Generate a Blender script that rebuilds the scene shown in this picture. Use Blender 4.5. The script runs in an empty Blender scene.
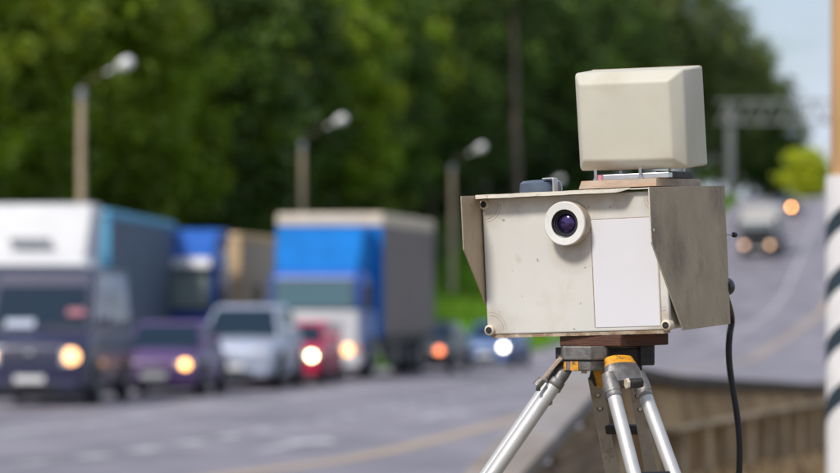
import bpy, bmesh, math, random
import numpy as np
from mathutils import Vector, Matrix, Euler
random.seed(7)
PI = math.pi
SC = bpy.context.scene
COL = SC.collection
# ------------------------------------------------------------------ camera
CAMZ = 1.0                       # eye height above the roadside ground (low, beside the tripod)
F = 3150.0                       # focal length in photo pixels (135 mm on 36 mm)
HOR = 300.0                      # horizon row in the 840x473 photo
PITCH = math.atan((HOR - 236.5) / F)
cd = bpy.data.cameras.new('camera'); cam = bpy.data.objects.new('camera', cd); COL.objects.link(cam)
cam.location = (0, 0, CAMZ); cam.rotation_euler = (PI / 2 + PITCH, 0, 0)
cd.lens = 135; cd.sensor_width = 36; cd.clip_start = 0.1; cd.clip_end = 6000
cd.dof.use_dof = True; cd.dof.focus_distance = 6.26; cd.dof.aperture_fstop = 4.1; cd.dof.aperture_blades = 0
SC.camera = cam
# ------------------------------------------------------------------ sky, sun, exposure
SUN_EL, SUN_AZ = math.radians(48), math.radians(-143)      # azimuth from +Y clockwise: behind the camera, to the left
w = bpy.data.worlds.new('World'); SC.world = w; w.use_nodes = True
nt = w.node_tree; nt.nodes.clear()
out = nt.nodes.new('ShaderNodeOutputWorld'); bg = nt.nodes.new('ShaderNodeBackground'); bg.inputs[1].default_value = 0.105
sky = nt.nodes.new('ShaderNodeTexSky'); sky.sky_type = 'NISHITA'; sky.sun_disc = False
sky.sun_elevation = SUN_EL; sky.sun_rotation = SUN_AZ; sky.air_density = 1.0; sky.dust_density = 1.6; sky.ozone_density = 1.2
tc = nt.nodes.new('ShaderNodeTexCoord'); mp = nt.nodes.new('ShaderNodeMapping'); mp.inputs['Scale'].default_value = (1, 1, 2.6)
nz = nt.nodes.new('ShaderNodeTexNoise'); nz.inputs['Scale'].default_value = 5.5; nz.inputs['Detail'].default_value = 7; nz.inputs['Roughness'].default_value = .6
cr = nt.nodes.new('ShaderNodeValToRGB'); cr.color_ramp.elements[0].position = .33; cr.color_ramp.elements[1].position = .62
mx = nt.nodes.new('ShaderNodeMix'); mx.data_type = 'RGBA'; mx.inputs['B'].default_value = (6.9, 7.7, 9.4, 1)
ml = nt.nodes.new('ShaderNodeMath'); ml.operation = 'MULTIPLY'; ml.inputs[1].default_value = .8
nt.links.new(tc.outputs['Generated'], mp.inputs[0]); nt.links.new(mp.outputs[0], nz.inputs['Vector']); nt.links.new(nz.outputs['Fac'], cr.inputs[0])
nt.links.new(cr.outputs[0], ml.inputs[0]); nt.links.new(ml.outputs[0], mx.inputs['Factor']); nt.links.new(sky.outputs[0], mx.inputs['A'])
nt.links.new(mx.outputs['Result'], bg.inputs[0]); nt.links.new(bg.outputs[0], out.inputs[0])
sd = bpy.data.lights.new('sun', 'SUN'); sun = bpy.data.objects.new('sun', sd); COL.objects.link(sun)
sd.energy = 3.2; sd.angle = math.radians(10); sd.color = (1, .95, .87)
SDIR = Vector((math.sin(SUN_AZ) * math.cos(SUN_EL), math.cos(SUN_AZ) * math.cos(SUN_EL), math.sin(SUN_EL)))
sun.rotation_euler = SDIR.to_track_quat('Z', 'Y').to_euler(); sun.location = SDIR * 80
SC.view_settings.view_transform = 'Standard'; SC.view_settings.look = 'None'
SC.view_settings.exposure = 0.05; SC.view_settings.gamma = 1; SC.view_settings.use_curve_mapping = False
SC.render.engine = 'CYCLES'; SC.cycles.use_denoising = True; SC.cycles.max_bounces = 6
SC.cycles.sample_clamp_indirect = 6

# ------------------------------------------------------------------ materials
M = {}
def mat(name, col, rough=.6, metal=0., var=.12, scale=8., bump=0., bscale=None, col2=None, cut=(.45, .62), scale2=None,
        emit=0., ecol=None, spec=.5, trans=0., coat=0., objrand=0., stretch=None, detail=5.):
    m = bpy.data.materials.new(name); m.use_nodes = True; n = m.node_tree; b = n.nodes['Principled BSDF']; L = n.links.new
    b.inputs['Roughness'].default_value = rough; b.inputs['Metallic'].default_value = metal
    b.inputs['Specular IOR Level'].default_value = spec; b.inputs['Coat Weight'].default_value = coat
    t = n.nodes.new('ShaderNodeTexCoord'); vec = t.outputs['Object']
    if stretch:
        mpn = n.nodes.new('ShaderNodeMapping'); mpn.inputs['Scale'].default_value = stretch; L(vec, mpn.inputs[0]); vec = mpn.outputs[0]
    ns = n.nodes.new('ShaderNodeTexNoise'); ns.inputs['Scale'].default_value = scale; ns.inputs['Detail'].default_value = detail; L(vec, ns.inputs['Vector'])
    r = n.nodes.new('ShaderNodeMapRange'); r.inputs['From Min'].default_value = .3; r.inputs['From Max'].default_value = .7
    r.inputs['To Min'].default_value = 1 - var; r.inputs['To Max'].default_value = 1 + var; L(ns.outputs['Fac'], r.inputs['Value'])
    val = r.outputs[0]
    if objrand:
        oi = n.nodes.new('ShaderNodeObjectInfo'); rr = n.nodes.new('ShaderNodeMapRange'); rr.inputs['To Min'].default_value = 1 - objrand; rr.inputs['To Max'].default_value = 1 + objrand
        L(oi.outputs['Random'], rr.inputs['Value']); mm = n.nodes.new('ShaderNodeMath'); mm.operation = 'MULTIPLY'; L(val, mm.inputs[0]); L(rr.outputs[0], mm.inputs[1]); val = mm.outputs[0]
    hs = n.nodes.new('ShaderNodeHueSaturation'); L(val, hs.inputs['Value'])
    if col2:
        n2 = n.nodes.new('ShaderNodeTexNoise'); n2.inputs['Scale'].default_value = scale2 or scale * .6; n2.inputs['Detail'].default_value = 9; n2.inputs['Roughness'].default_value = .65; L(vec, n2.inputs['Vector'])
        rp = n.nodes.new('ShaderNodeMapRange'); rp.inputs['From Min'].default_value = cut[0]; rp.inputs['From Max'].default_value = cut[1]; L(n2.outputs['Fac'], rp.inputs['Value'])
        mi = n.nodes.new('ShaderNodeMix'); mi.data_type = 'RGBA'; mi.inputs['A'].default_value = (*col, 1); mi.inputs['B'].default_value = (*col2, 1); L(rp.outputs[0], mi.inputs['Factor'])
        L(mi.outputs['Result'], hs.inputs['Color'])
    else:
        hs.inputs['Color'].default_value = (*col, 1)
    L(hs.outputs[0], b.inputs['Base Color'])
    if bump:
        bn = n.nodes.new('ShaderNodeTexNoise'); bn.inputs['Scale'].default_value = bscale or scale * 4; bn.inputs['Detail'].default_value = 6; L(vec, bn.inputs['Vector'])
        bu = n.nodes.new('ShaderNodeBump'); bu.inputs['Strength'].default_value = bump; bu.inputs['Distance'].default_value = .01; L(bn.outputs['Fac'], bu.inputs['Height']); L(bu.outputs[0], b.inputs['Normal'])
    if emit:
        b.inputs['Emission Color'].default_value = (*(ecol or col), 1); b.inputs['Emission Strength'].default_value = emit
    if trans:
        tr = n.nodes.new('ShaderNodeBsdfTranslucent'); L(hs.outputs[0], tr.inputs['Color']); ms = n.nodes.new('ShaderNodeMixShader'); ms.inputs[0].default_value = trans
        o = n.nodes['Material Output']; L(b.outputs[0], ms.inputs[1]); L(tr.outputs[0], ms.inputs[2]); L(ms.outputs[0], o.inputs[0])
    M[name] = m; return m

# setting
mat('asphalt', (.275, .25, .285), .6, var=.2, scale=.9, bump=.25, bscale=60, col2=(.15, .137, .16), cut=(.36, .74), scale2=.5, spec=.5, stretch=(1, .22, 1))
mat('road_paint', (.60, .58, .60), .6, var=.2, scale=3, col2=(.3, .28, .31), cut=(.42, .62), scale2=2)
mat('road_paint_tan', (.44, .34, .24), .7, var=.2, scale=2, col2=(.27, .22, .19), cut=(.45, .68), scale2=2)
mat('gravel', (.24, .19, .13), .95, var=.3, scale=6, bump=.8, bscale=30, col2=(.14, .12, .07), cut=(.45, .6), scale2=.7)
mat('verge_soil', (.085, .15, .02), .95, var=.3, scale=2, bump=.6, bscale=8, col2=(.06, .10, .015), cut=(.45, .65), scale2=.3)
mat('grass_green', (.15, .36, .012), .75, var=.3, scale=.8, col2=(.2, .34, .02), scale2=.3, trans=.3)
mat('grass_dry', (.30, .215, .13), .85, var=.25, scale=1.5, col2=(.2, .14, .06), scale2=.9, trans=.25)
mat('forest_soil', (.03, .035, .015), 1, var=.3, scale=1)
# foliage
mat('leaf_bright', (.155, .25, .004), .6, var=.45, scale=.35, col2=(.22, .275, .006), scale2=.25, trans=.3, objrand=.25)
mat('leaf_deep', (.052, .11, .007), .6, var=.5, scale=.35, col2=(.085, .15, .009), scale2=.25, trans=.2, objrand=.25)
mat('leaf_olive', (.13, .18, .04), .6, var=.45, scale=.35, col2=(.17, .2, .05), scale2=.25, trans=.25, objrand=.2)
mat('needle', (.065, .12, .022), .6, var=.45, scale=.4, col2=(.10, .15, .028), scale2=.3, trans=.2, objrand=.2)
mat('leaf_yellow', (.50, .56, .02), .6, var=.3, scale=.8, trans=.3)
mat('bark', (.10, .075, .055), .95, var=.35, scale=3, bump=.8, bscale=14, stretch=(1, 1, .2))
mat('bark_pine', (.20, .15, .125), .95, var=.35, scale=2.5, bump=.8, bscale=14, col2=(.13, .10, .085), stretch=(1, 1, .25))
# street things
mat('concrete_pole', (.58, .46, .33), .85, var=.2, scale=4, bump=.4, bscale=40, col2=(.44, .33, .23), stretch=(1, 1, .3))
mat('lamp_glass', (.85, .83, .84), .25, var=.03, coat=.5)
mat('lamp_metal', (.4, .4, .42), .45, metal=.6, var=.1)
mat('gantry_grey', (.26, .27, .26), .6, metal=.3, var=.12, scale=3)
mat('post_white', (.78, .75, .74), .7, var=.08, scale=6, bump=.2, bscale=60, col2=(.6, .56, .53), cut=(.55, .75), scale2=3)
mat('post_dark', (.02, .035, .05), .7, var=.25, scale=6)
mat('post_tan', (.56, .33, .15), .8, var=.14, scale=2.5, bump=.3, bscale=40, col2=(.45, .26, .12), stretch=(1, 1, .25), scale2=2)
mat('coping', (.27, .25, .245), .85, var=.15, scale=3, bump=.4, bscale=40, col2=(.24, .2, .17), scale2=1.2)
mat('corrugated_light', (.78, .58, .36), .8, var=.2, scale=3, bump=.2, bscale=25, col2=(.42, .3, .18))  # lighter tan; on the panel lips it stands for caught light
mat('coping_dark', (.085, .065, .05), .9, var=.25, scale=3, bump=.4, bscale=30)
mat('corrugated', (.54, .355, .19), .8, var=.25, scale=2.2, bump=.3, bscale=25, col2=(.27, .165, .08), cut=(.4, .7), stretch=(1, 1, .5))
mat('timber', (.33, .23, .14), .9, var=.3, scale=5, bump=.4, bscale=30, col2=(.16, .10, .06), stretch=(.4, .4, 3))
# speed camera
mat('housing_paint', (.65, .63, .585), .5, var=.035, scale=9, bump=.025, bscale=90, col2=(.56, .50, .42), cut=(.56, .85), scale2=7)
mat('label_white', (.71, .695, .725), .55, var=.02, scale=5, bump=.012, bscale=120, col2=(.74, .72, .745), cut=(.6, .85), scale2=14)
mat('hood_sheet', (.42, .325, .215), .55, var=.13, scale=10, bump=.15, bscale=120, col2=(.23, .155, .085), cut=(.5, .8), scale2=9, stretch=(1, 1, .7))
mat('roof_sheet', (.68, .62, .52), .6, var=.08, scale=12, bump=.2, bscale=150, col2=(.24, .13, .07), cut=(.60, .70), scale2=24)
mat('rust_edge', (.27, .18, .11), .85, var=.3, scale=40, col2=(.5, .42, .32), scale2=30)
mat('dirt_brown', (.33, .25, .18), .8, var=.3, scale=60)
mat('hole_dark', (.02, .017, .015), .8, var=.2, scale=30)
mat('boss_cream', (.62, .54, .42), .5, var=.12, scale=40, col2=(.34, .22, .13), cut=(.55, .75), scale2=50)
mat('ring_white', (.74, .72, .68), .45, var=.05, scale=30, col2=(.5, .44, .36), cut=(.62, .8), scale2=35)
mat('barrel_tan', (.40, .31, .22), .6, var=.2, scale=40, col2=(.55, .48, .38), scale2=30)
mat('lens_black', (.012, .011, .014), .4, var=.2, scale=50)
mat('lens_glass', (.055, .03, .13), .12, metal=.75, var=.5, scale=60, coat=.6)
mat('head_plastic', (.565, .535, .445), .5, var=.03, scale=10, bump=.03, bscale=160, col2=(.52, .47, .37), cut=(.52, .8), scale2=8)
mat('plywood', (.44, .335, .255), .75, var=.15, scale=20, bump=.3, bscale=90, col2=(.40, .26, .17), stretch=(1, 1, 6))
mat('plywood_top', (.5, .38, .29), .75, var=.15, scale=20, bump=.2, bscale=90)
mat('zinc', (.62, .63, .65), .35, metal=.9, var=.12, scale=30)
mat('pink_rubber', (.55, .22, .25), .6, var=.1)
mat('puck_blue', (.085, .11, .155), .3, var=.08, scale=12, coat=.3)
mat('black_plastic', (.015, .015, .017), .4, var=.2, scale=20)
mat('cable_black', (.006, .006, .007), .45, var=.25, scale=30)
mat('wood_brown', (.085, .032, .018), .75, var=.3, scale=18, bump=.35, bscale=110, stretch=(.3, .3, 3), col2=(.05, .02, .012))
mat('cast_grey', (.23, .22, .215), .5, metal=.55, var=.28, scale=40, bump=.14, bscale=220, col2=(.14, .12, .10), cut=(.45, .65), scale2=28)
mat('cast_dark', (.045, .04, .04), .6, metal=.4, var=.3, scale=40, bump=.4, bscale=180)
mat('orange_paint', (.75, .33, .02), .55, var=.15, scale=40, bump=.2, bscale=150, col2=(.20, .12, .05), cut=(.5, .64), scale2=60)
mat('alu_tube', (.56, .55, .535), .5, metal=.5, var=.08, scale=25, bump=.08, bscale=300, col2=(.38, .34, .29), cut=(.66, .74), scale2=90)
mat('alu_dull', (.36, .32, .275), .55, metal=.4, var=.14, scale=25, bump=.15, bscale=200, col2=(.22, .17, .12), cut=(.55, .7), scale2=40)
def stain(src, name, centres, rad, col, specks=True):
    m = M[src].copy(); m.name = name; n = m.node_tree; L = n.links.new; b = n.nodes['Principled BSDF']; base = b.inputs['Base Color'].links[0].from_socket
    t = n.nodes.new('ShaderNodeTexCoord'); acc = None
    wn = n.nodes.new('ShaderNodeTexNoise'); wn.inputs['Scale'].default_value = 45; wn.inputs['Detail'].default_value = 6; L(t.outputs['Object'], wn.inputs['Vector'])
    for c in centres:
        vd = n.nodes.new('ShaderNodeVectorMath'); vd.operation = 'DISTANCE'; vd.inputs[1].default_value = c; L(t.outputs['Object'], vd.inputs[0])
        mr = n.nodes.new('ShaderNodeMapRange'); mr.inputs['From Min'].default_value = rad; mr.inputs['From Max'].default_value = rad * .35; L(vd.outputs['Value'], mr.inputs['Value'])
        if acc is None: acc = mr.outputs[0]
        else:
            mxn = n.nodes.new('ShaderNodeMath'); mxn.operation = 'MAXIMUM'; L(acc, mxn.inputs[0]); L(mr.outputs[0], mxn.inputs[1]); acc = mxn.outputs[0]
    mu = n.nodes.new('ShaderNodeMath'); mu.operation = 'MULTIPLY'; L(acc, mu.inputs[0]); L(wn.outputs['Fac'], mu.inputs[1])
    mi = n.nodes.new('ShaderNodeMix'); mi.data_type = 'RGBA'; L(mu.outputs[0], mi.inputs['Factor']); L(base, mi.inputs['A']); mi.inputs['B'].default_value = (*col, 1); outc = mi.outputs['Result']
    if specks:
        for sc_, lo, hi, cc, k in ((70, .70, .74, (.2, .14, .09), .75), (22, .66, .76, (.42, .33, .23), .5)):
            sn = n.nodes.new('ShaderNodeTexNoise'); sn.inputs['Scale'].default_value = sc_; sn.inputs['Detail'].default_value = 3; L(t.outputs['Object'], sn.inputs['Vector'])
            sr = n.nodes.new('ShaderNodeMapRange'); sr.inputs['From Min'].default_value = lo; sr.inputs['From Max'].default_value = hi; sr.inputs['To Max'].default_value = k; L(sn.outputs['Fac'], sr.inputs['Value'])
            m2 = n.nodes.new('ShaderNodeMix'); m2.data_type = 'RGBA'; L(sr.outputs[0], m2.inputs['Factor']); L(outc, m2.inputs['A']); m2.inputs['B'].default_value = (*cc, 1); outc = m2.outputs['Result']
    L(outc, b.inputs['Base Color']); M[name] = m
stain('housing_paint', 'lid_paint', [(-.19, 0, .14), (.19, 0, .14), (-.19, 0, -.115), (.19, 0, -.115), (.045, 0, .15), (-.12, 0, .155), (-.05, 0, .16), (.1, 0, .155), (-.0025, -.001, .045)], .06, (.40, .31, .22))  # grime at corners and top edge; last centre darkens the lid below the lens
stain('head_plastic', 'head_worn', [(-.1, 0, .0), (.09, -.02, .0), (-.03, -.03, .19)], .05, (.47, .41, .31), False)
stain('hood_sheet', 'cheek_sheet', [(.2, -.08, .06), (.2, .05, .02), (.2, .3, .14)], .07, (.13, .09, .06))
# vehicles
def paint(name, c, rough=.35, metal=0.): return mat(name, c, rough, metal, var=.05, scale=3, coat=.15)
paint('paint_navy', (.026, .028, .07)); paint('paint_purple', (.09, .04, .15)); paint('paint_silver', (.38, .42, .52), .35, .2)
paint('paint_red', (.60, .012, .075)); paint('paint_black', (.03, .03, .035)); paint('paint_blue', (.07, .15, .35)); paint('paint_white', (.76, .76, .79))
paint('van_cream', (.52, .50, .48)); paint('truck_white', (.60, .60, .615)); paint('truck_blue', (.005, .10, .45)); paint('truck_deepblue', (.02, .09, .38))
mat('tarp_blue', (.002, .175, .56), .7, var=.1, scale=2, spec=.2); mat('tarp_grey', (.20, .165, .15), .7, var=.1, scale=1.2, bump=.2, bscale=5)
mat('tarp_cream', (.66, .55, .42), .7, var=.1, scale=2); mat('tarp_sky', (.10, .36, .56), .6, var=.08, scale=2)
mat('tarp_sky_shaded', (.075, .12, .17), .65, var=.1, scale=1.5); mat('tarp_tan', (.62, .44, .24), .7, var=.1, scale=1.5); mat('tarp_tan_shaded', (.42, .36, .27), .7, var=.1, scale=1.5)  # side colours are shaded copies of the sunlit front-wall blue and tan
mat('glass_dark', (.01, .025, .045), .1, var=.05, spec=.35); mat('glass_pale', (.06, .10, .13), .12, var=.05, spec=.5)
mat('glass_pale_reflection', (.22, .27, .25), .15, var=.1, spec=.4)  # pale reflection painted into the windscreen colour
mat('glass_painted_sky', (.52, .53, .56), .2, var=.35, scale=2, col2=(.12, .15, .08), cut=(.5, .7), scale2=1.2)  # sky and greenery reflections painted into the side-window colour
mat('glass_teal', (.07, .14, .17), .12, var=.05, spec=.4)
mat('tyre', (.018, .018, .018), .85, var=.2, scale=15); mat('rim', (.35, .35, .37), .4, metal=.7, var=.1); mat('trim_black', (.02, .02, .022), .55, var=.15)
mat('plate_white', (.72, .72, .70), .5, var=.04); mat('chrome', (.7, .7, .72), .2, metal=.9, var=.05); mat('lamp_clear', (.6, .6, .6), .15, var=.05, coat=.5)
mat('tail_red', (.4, .01, .01), .3); mat('reflection_pale', (.45, .50, .60), .7, var=.05); mat('paper_pink', (.36, .14, .17), .7, var=.05); mat('indicator', (.8, .25, .03), .3)
def glow(name, c, s): return mat(name, c, .3, emit=s, ecol=c, var=0)
glow('glow_warm', (1, .50, .20), 3.2); glow('glow_white', (1, .8, .45), 16.0); glow('glow_orange', (1, .46, .12), 6.0)
glow('glow_dim', (1, .62, .38), 2.6); glow('glow_red', (1, .24, .08), 4); glow('glow_cool', (1, .88, .8), 13.0); glow('glow_far', (1, .40, .10), 26.0)

# ------------------------------------------------------------------ mesh helper
class MB:
    def __init__(s): s.v = []; s.f = []
    def add(s, vs, fs):
        o = len(s.v); s.v += [tuple(p) for p in vs]; s.f += [tuple(o + i for i in f) for f in fs]; return s
    def box(s, x0, x1, y0, y1, z0, z1):
        return s.hexa([(x0, y0, z0), (x1, y0, z0), (x1, y1, z0), (x0, y1, z0), (x0, y0, z1), (x1, y0, z1), (x1, y1, z1), (x0, y1, z1)])
    def hexa(s, p): return s.add(p, [(0, 3, 2, 1), (4, 5, 6, 7), (0, 1, 5, 4), (1, 2, 6, 5), (2, 3, 7, 6), (3, 0, 4, 7)])
    def prism(s, quad, off, th):
        """quad of 4 points, pushed out along its normal by off, thickness th inwards"""
        a, b, c, d = [Vector(q) for q in quad]; n = (b - a).cross(d - a).normalized()
        f = [p + n * off for p in (a, b, c, d)]; k = [p - n * th for p in f]
        return s.hexa(k + f)
    def poly(s, pts, axis, a0, a1):
        """extrude 2D polygon pts along axis ('x': pts are (y,z); 'y': (x,z); 'z': (x,y))"""
        def P(p, a): return {'x': (a, p[0], p[1]), 'y': (p[0], a, p[1]), 'z': (p[0], p[1], a)}[axis]
        n = len(pts); vs = [P(p, a0) for p in pts] + [P(p, a1) for p in pts]
        fs = [tuple(range(n))[::-1], tuple(range(n, 2 * n))] + [(i, (i + 1) % n, n + (i + 1) % n, n + i) for i in range(n)]
        return s.add(vs, fs)
    def tube(s, pts, rs, seg=12, cap=True):
        if not hasattr(rs, '__len__'): rs = [rs] * len(pts)
        pts = [Vector(p) for p in pts]; rings = []; vs = []; up = None
        for i, p in enumerate(pts):
            t = (pts[min(i + 1, len(pts) - 1)] - pts[max(i - 1, 0)]).normalized()
            if up is None: up = Vector((0, 0, 1)) if abs(t.z) < .9 else Vector((1, 0, 0))
            a = t.cross(up).normalized(); b = a.cross(t).normalized(); up = b
            vs += [p + (a * math.cos(2 * PI * k / seg) + b * math.sin(2 * PI * k / seg)) * rs[i] for k in range(seg)]
        fs = []
        for i in range(len(pts) - 1):
            for k in range(seg):
                k2 = (k + 1) % seg; fs.append((i * seg + k, i * seg + k2, (i + 1) * seg + k2, (i + 1) * seg + k))
        if cap: fs += [tuple(range(seg))[::-1], tuple(range((len(pts) - 1) * seg, len(pts) * seg))]
        return s.add(vs, fs)
    def lathe(s, prof, c, axis, seg=32, cap=True):
        """prof list of (r, a) along axis from c"""
        ax = Vector(axis).normalized(); u = ax.orthogonal().normalized(); v = ax.cross(u); c = Vector(c); vs = []; fs = []
        for r, a in prof: vs += [c + ax * a + (u * math.cos(2 * PI * k / seg) + v * math.sin(2 * PI * k / seg)) * r for k in range(seg)]
        for i in range(len(prof) - 1):
            for k in range(seg):
                k2 = (k + 1) % seg; fs.append((i * seg + k, i * seg + k2, (i + 1) * seg + k2, (i + 1) * seg + k))
        if cap and prof[0][0] > 1e-6: fs.append(tuple(range(seg))[::-1])
        if cap and prof[-1][0] > 1e-6: fs.append(tuple(range((len(prof) - 1) * seg, len(prof) * seg)))
        return s.add(vs, fs)
    def loft(s, rings, caps=True):
        n = len(rings[0]); vs = [p for r in rings for p in r]; fs = []
        for i in range(len(rings) - 1):
            for k in range(n): k2 = (k + 1) % n; fs.append((i * n + k, i * n + k2, (i + 1) * n + k2, (i + 1) * n + k))
        if caps: fs += [tuple(range(n))[::-1], tuple(range((len(rings) - 1) * n, len(rings) * n))]
        return s.add(vs, fs)
    def mesh(s, name, m, smooth=False, ang=40):
        me = bpy.data.meshes.new(name); me.from_pydata(s.v, [], s.f); me.materials.append(M[m] if isinstance(m, str) else m)
        bm = bmesh.new(); bm.from_mesh(me); bmesh.ops.recalc_face_normals(bm, faces=bm.faces)
        if smooth:
            for f in bm.faces: f.smooth = True
            for e in bm.edges:
                if len(e.link_faces) == 2 and e.calc_face_angle(0) > math.radians(ang): e.smooth = False
        bm.to_mesh(me); bm.free(); return me
    def build(s, name, m, parent=None, bevel=0, seg=2, smooth=False, ang=40):
        o = bpy.data.objects.new(name, s.mesh(name, m, smooth, ang)); COL.objects.link(o)
        if parent is not None: o.parent = parent
        if bevel:
            b = o.modifiers.new('bevel', 'BEVEL'); b.width = bevel; b.segments = seg; b.limit_method = 'ANGLE'; b.angle_limit = math.radians(35)
        return o
def tag(o, label=None, cat=None, group=None, kind=None):
    if label: o['label'] = label
    if cat: o['category'] = cat
    if group: o['group'] = group
    if kind: o['kind'] = kind
    return o
def empty(name, loc=(0, 0, 0), rot=(0, 0, 0)):
    o = bpy.data.objects.new(name, None); COL.objects.link(o); o.location = loc; o.rotation_euler = rot; o.empty_display_size = .2; return o
def copy_tree(o, parent=None):
    c = o.copy(); COL.objects.link(c)
    if parent is not None: c.parent = parent
    for ch in list(o.children): copy_tree(ch, c)
    return c

# ------------------------------------------------------------------ the lie of the land
def lerp_tab(tab, d):
    if d <= tab[0][0]: return tab[0][1]
    for (a, va), (b, vb) in zip(tab, tab[1:]):
        if d <= b: return va + (vb - va) * (d - a) / (b - a)
    return tab[-1][1]
ZT = [(-60, -.95), (6, -1.0), (12, -1.02), (15.4, -1.07), (18.4, -1.16), (21, -1.26), (32, -1.60), (45, -1.76), (54, -1.84), (62, -1.89), (74, -1.93), (90, -2.08), (105, -2.25),
      (118, -2.25), (130, -1.85), (150, -.5), (185, 2.5), (230, 6.2), (260, 8.4), (300, 9.7), (340, 10.1), (420, 9), (700, 8), (2500, 0)]
def smooth_tab(tab, r=4):
    g = np.linspace(-100, 2500, 5201); v = np.array([lerp_tab(tab, x) for x in g]); k = np.hanning(25); k /= k.sum()
    return g, np.convolve(np.pad(v, 12, 'edge'), k, 'valid')
_g, _z = smooth_tab(ZT)
def zr(d): return float(np.interp(d, _g, _z)) + CAMZ
def Cx(d):                       # the road's line: bends to the right going away
    if d < 50: return .13 * d
    if d < 105: return 6.5 + .13 * (d - 50) + .001 * (d - 50) ** 2
    if d < 135: return 16.675 + .24 * (d - 105)
    if d < 165: return 23.875 + .24 * (d - 135) - .0015 * (d - 135) ** 2
    return 29.725 + .15 * (d - 165) - (.012 * (min(d, 330) - 262) ** 2 if d > 262 else 0)
def slope(d): return .13 if d < 50 else min(.24, .13 + .002 * (d - 50))
def uL(d): return lerp_tab([(0, -20.3), (85, -20.3), (105, -17), (150, -17), (260, -17.5), (600, -18)], d)
def uR(d): return lerp_tab([(0, -2.6), (15, -2.6), (50, .6), (80, 1.2), (600, 1.2)], d)
def rail_x(d): return -3 + .22 * d
def T(x, d):
    u = x - Cx(d); z = zr(d)
    if u < uL(d):
        e = uL(d) - u; z += -.06 * min(e, 1) + .07 * min(max(e - 1, 0), 12) + .32 * min(max(e - 13, 0), 55)
        z += .12 * math.sin(x * .9 + d * .31) * min(1, e / 5)
    elif u > uR(d):
        e = u - uR(d); z += -.05 * min(e, 4) - .02 * min(max(e - 4, 0), 40)
    return z
def strip(name, ulo, uhi, ds, dz, m, thick=0):
    b = MB(); nn = 2; vs = []
    for d in ds:
        for u in (ulo(d), uhi(d)): vs.append((Cx(d) + u, d, zr(d) + dz))
    fs = [(2 * i, 2 * i + 1, 2 * i + 3, 2 * i + 2) for i in range(len(ds) - 1)]
    b.add(vs, fs); return b
def frange(a, b, s):
    r = []; x = a
    while x < b: r.append(x); x += s
    return r + [b]
# ground sheet (real terrain, reaches the horizon)
dsg = frange(-60, 130, 2.5) + frange(134, 420, 5) + [440, 480, 540, 620, 720, 900, 1200, 1700, 2500]
usg = [-1500, -700, -350, -200, -140] + frange(-110, -30, 4) + frange(-29, 14, 1) + [17, 21, 26, 34, 46, 70, 110, 200, 400, 900, 1500]
gb = MB(); nu = len(usg)
for d in dsg:
    for u in usg:
        x = Cx(d) + u; z = T(x, d)
        if uL(d) + .2 < u < uR(d) - .2: z -= .12                   # bed under the asphalt
        gb.v.append((x, d, z - .02))
gb.f = [(i * nu + k, i * nu + k + 1, (i + 1) * nu + k + 1, (i + 1) * nu + k) for i in range(len(dsg) - 1) for k in range(nu - 1)]
go = gb.build('ground', 'verge_soil', smooth=True, ang=180); tag(go, kind='structure')
go.data.materials.append(M['gravel']); go.data.materials.append(M['forest_soil'])
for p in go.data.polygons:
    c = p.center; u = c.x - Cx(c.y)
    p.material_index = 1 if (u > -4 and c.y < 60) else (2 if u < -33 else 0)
dsr = frange(-55, 130, 2.5) + frange(134, 480, 4)
rb = MB(); vs = []
for d in dsr:
    a, b_ = uL(d), uR(d); n_ = 8
    for k in range(n_ + 1): vs.append((Cx(d) + a + (b_ - a) * k / n_, d, zr(d)))
rb.add(vs, [(i * 9 + k, i * 9 + k + 1, (i + 1) * 9 + k + 1, (i + 1) * 9 + k) for i in range(len(dsr) - 1) for k in range(8)])
road = rb.build('road', 'asphalt', smooth=True, ang=180); tag(road, kind='structure')
# painted lines on the road
PAINT_Z = .006
def line(name, u, wdt, d0, d1, m='road_paint'):
    o = strip(name, lambda d: u(d) - wdt / 2, lambda d: u(d) + wdt / 2, frange(d0, d1, 2.5), PAINT_Z, m).build(name, m, road); return o
line('right_edge_line', lambda d: lerp_tab([(60, -4.7), (130, -8.0)], d), .34, 5, 262, 'road_paint_tan')
line('left_edge_line', lambda d: uL(d) + .8, .18, 5, 262)
line('centre_line', lambda d: -10.4, .16, 5, 262)
for d in frange(24, 76, 2.4)[:-1]: line('lane_dash', lambda q: -7.4, .26, d, d + 1.1)
for d in frange(20, 180, 8)[:-1]: line('lane_dash', lambda q: -15.1, .2, d, d + 3)
def arrow(d0):
    b = MB(); P = lambda u, d: (Cx(d) + u, d, zr(d) + PAINT_Z)
    u = -6.1; pts = [(u - .09, d0), (u + .09, d0), (u + .09, d0 + 2.6), (u + .42, d0 + 2.6), (u, d0 + 4.4), (u - .42, d0 + 2.6), (u - .09, d0 + 2.6)]
    b.add([P(*p) for p in pts], [tuple(range(7))]); b.build('lane_arrow', 'road_paint', road)
arrow(33.8); arrow(47.5)

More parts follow.
